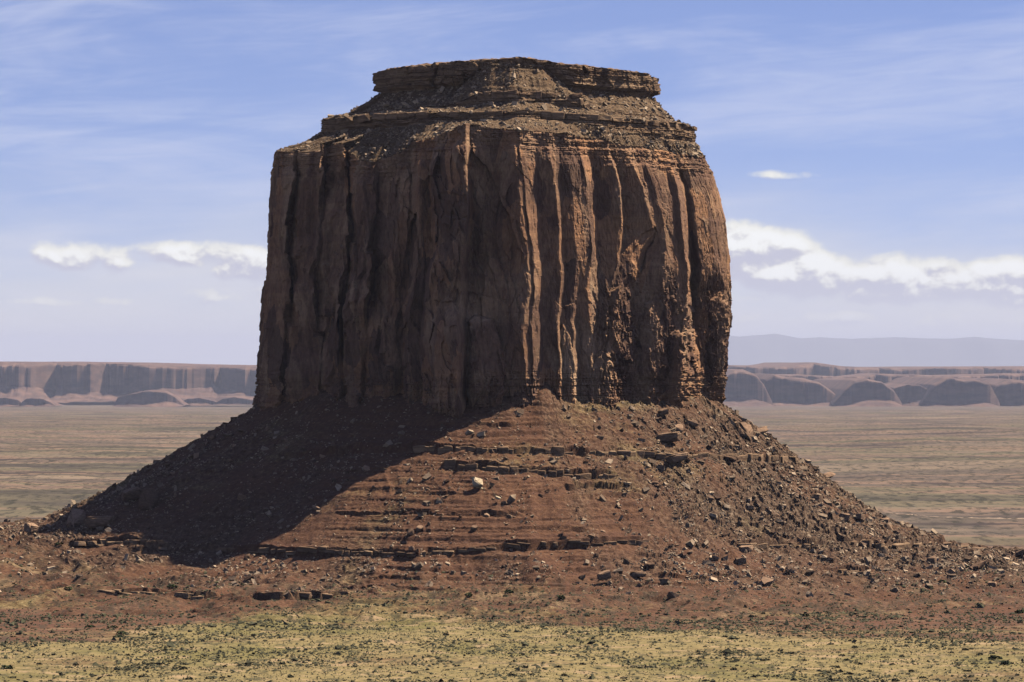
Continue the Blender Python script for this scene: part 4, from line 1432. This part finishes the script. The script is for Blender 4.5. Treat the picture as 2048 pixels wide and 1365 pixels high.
mesa('long flat-topped mesa with scalloped cliffs above pale dunes', -1500, 760, 52500, [(-1500, 728), (0, 724), (180, 726), (350, 731), (500, 733), (760, 738)], 800, 9000, (260, 1600), 700, 203, res=520)
mesa('long flat tableland stretching behind the rounded cliffs', 1200, 3600, 64000, [(1200, 732), (1460, 731), (1580, 733), (1610, 729), (1632, 725), (1655, 728), (1690, 733), (1800, 737), (1960, 735), (2048, 735), (3600, 730)], 792, 12000, (430, 2100), 850, 211, res=420)
mesa('broken pale slickrock rim in front of the tableland', 1440, 2600, 57000, [(1440, 752), (1600, 750), (1700, 754), (1760, 748), (1900, 752), (2050, 748), (2600, 750)], 796, 2500, (230, 900), 700, 219, res=300)
for k, (a, b, ty, fy, lab, dz_) in enumerate((
        (1415, 1548, [(1415, 800), (1440, 755), (1470, 741), (1490, 739), (1512, 748), (1530, 770), (1548, 808)], 812, 'rounded far cliff half hidden behind the butte', 0),
        (1520, 1695, [(1520, 806), (1532, 760), (1550, 748), (1575, 754), (1610, 756), (1640, 764), (1668, 784), (1695, 810)], 812, 'broad far headland with a sloping shoulder', 400),
        (1668, 1808, [(1668, 808), (1690, 780), (1712, 762), (1735, 757), (1765, 764), (1790, 780), (1808, 810)], 813, 'domed far headland between two broader ones', -300),
        (1770, 1880, [(1770, 808), (1790, 776), (1815, 769), (1840, 770), (1860, 780), (1880, 810)], 813, 'low domed far headland, smallest of the cliff row', 300),
        (1845, 2005, [(1845, 808), (1870, 770), (1895, 757), (1910, 755), (1930, 761), (1950, 759), (1980, 766), (2005, 810)], 815, 'double-topped far headland with sunlit shoulder', -200),
        (1975, 2190, [(1975, 808), (1995, 770), (2025, 758), (2060, 762), (2120, 775), (2190, 812)], 816, 'rounded far headland at the end of the cliff row', 100))):
    mesa(lab, a, b, 50500 + dz_, ty, fy, 31000, None, 0, 230 + k * 7, .3, 'rock_dome', 80, True)
for k, (a, b, ty, fy, lab, d_) in enumerate((
        (-60, 48, [(-60, 810), (-20, 797), (10, 795), (35, 800), (48, 811)], 812, 'small rounded outcrop on the flats beside a longer one', 49500),
        (36, 110, [(36, 810), (52, 797), (80, 795), (98, 802), (110, 812)], 812, 'rounded outcrop with a fluted end on the flats', 49200),
        (224, 366, [(224, 811), (234, 794), (250, 791), (275, 784), (300, 780), (330, 783), (350, 794), (366, 811)], 812, 'largest rounded outcrop on the flats below the mesa', 49000),
        (350, 445, [(350, 810), (375, 797), (400, 795), (430, 803), (445, 810)], 810, 'low smooth outcrop beside the largest one', 50200),
        (425, 570, [(425, 809), (445, 797), (470, 793), (505, 800), (570, 809)], 809, 'low dark outcrop beside the butte on the flats', 49700))):
    mesa(lab, a, b, d_, ty, fy, 1000, None, 0, 270 + k * 7, .25, 'rock_dome', 70, True)

# mountains on the horizon
DM = 290000.0
s = DM / F
mx = np.linspace(1180, 3400, 500)
my = np.interp(mx, [1180, 1350, 1465, 1480, 1510, 1550, 1575, 1600, 1640, 1700, 1760, 1790, 1850, 1900, 1950, 1990, 2048, 2300, 2700, 3400], [725, 690, 672, 674, 671, 668, 672, 677, 675, 678, 676, 675, 677, 678, 674, 678, 681, 678, 690, 725])
zt = H + (HY - my) * s + 8 * fbm(mx / 12.0, mx * 0, None, 4, 301)
prof_m = np.array([(0, 0), (.25, .1), (.5, .33), (.8, .8), (1, 1.0), (1.3, .8), (2.2, 0)])
rows = []
for t_, z_ in prof_m:
    nz = 40 * fbm(mx / 60.0, mx * 0 + t_ * 2, None, 3, 303) * (0 < z_ < 1)
    rows.append(np.stack([(mx - 1024) * s, DM - 9500 + 9500 * t_ + 1500 * vnoise(mx / 60.0, mx * 0 + t_, None, 305) * (z_ < 1), -360 + (zt + 360) * z_ + nz], -1))
mo = obj('mountains', mesh('mountains', np.concatenate(rows), grid_faces(len(rows), len(mx), False), M_MOUNT, smooth=True))
tag(mo, 'low blue mountain range on the horizon', 'mountains', kind='structure')

# ------------------------------------------------------------------ haze: one even box of air round everything on the ground
hv = np.array([(x, y, z) for x in (-200000, 200000) for y in (-3000, 380000) for z in (-700, 2000)], float)
hf = np.array([(0, 1, 3, 2), (4, 6, 7, 5), (0, 4, 5, 1), (2, 3, 7, 6), (0, 2, 6, 4), (1, 5, 7, 3)])
mh = bpy.data.materials.new('air')
mh.use_nodes = True
mh.node_tree.nodes.clear()
gh = NT(mh.node_tree)
pv = gh.n('ShaderNodeVolumePrincipled')
pv.inputs['Color'].default_value = (.74, .79, 1.0, 1)
pv.inputs['Density'].default_value = 0.50e-5
pv.inputs['Anisotropy'].default_value = 0.0
oh = gh.n('ShaderNodeOutputMaterial')
mh.node_tree.links.new(pv.outputs[0], oh.inputs['Volume'])
hz = obj('haze', mesh('haze', hv, hf, mh))
tag(hz, 'thin bluish haze over the far plain and mesas', 'haze', kind='stuff')
tot = sum(len(o.data.loops) - 2 * len(o.data.polygons) for o in SC.objects if o.type == 'MESH' and o.data.users == 1)
print('TRIS', tot)
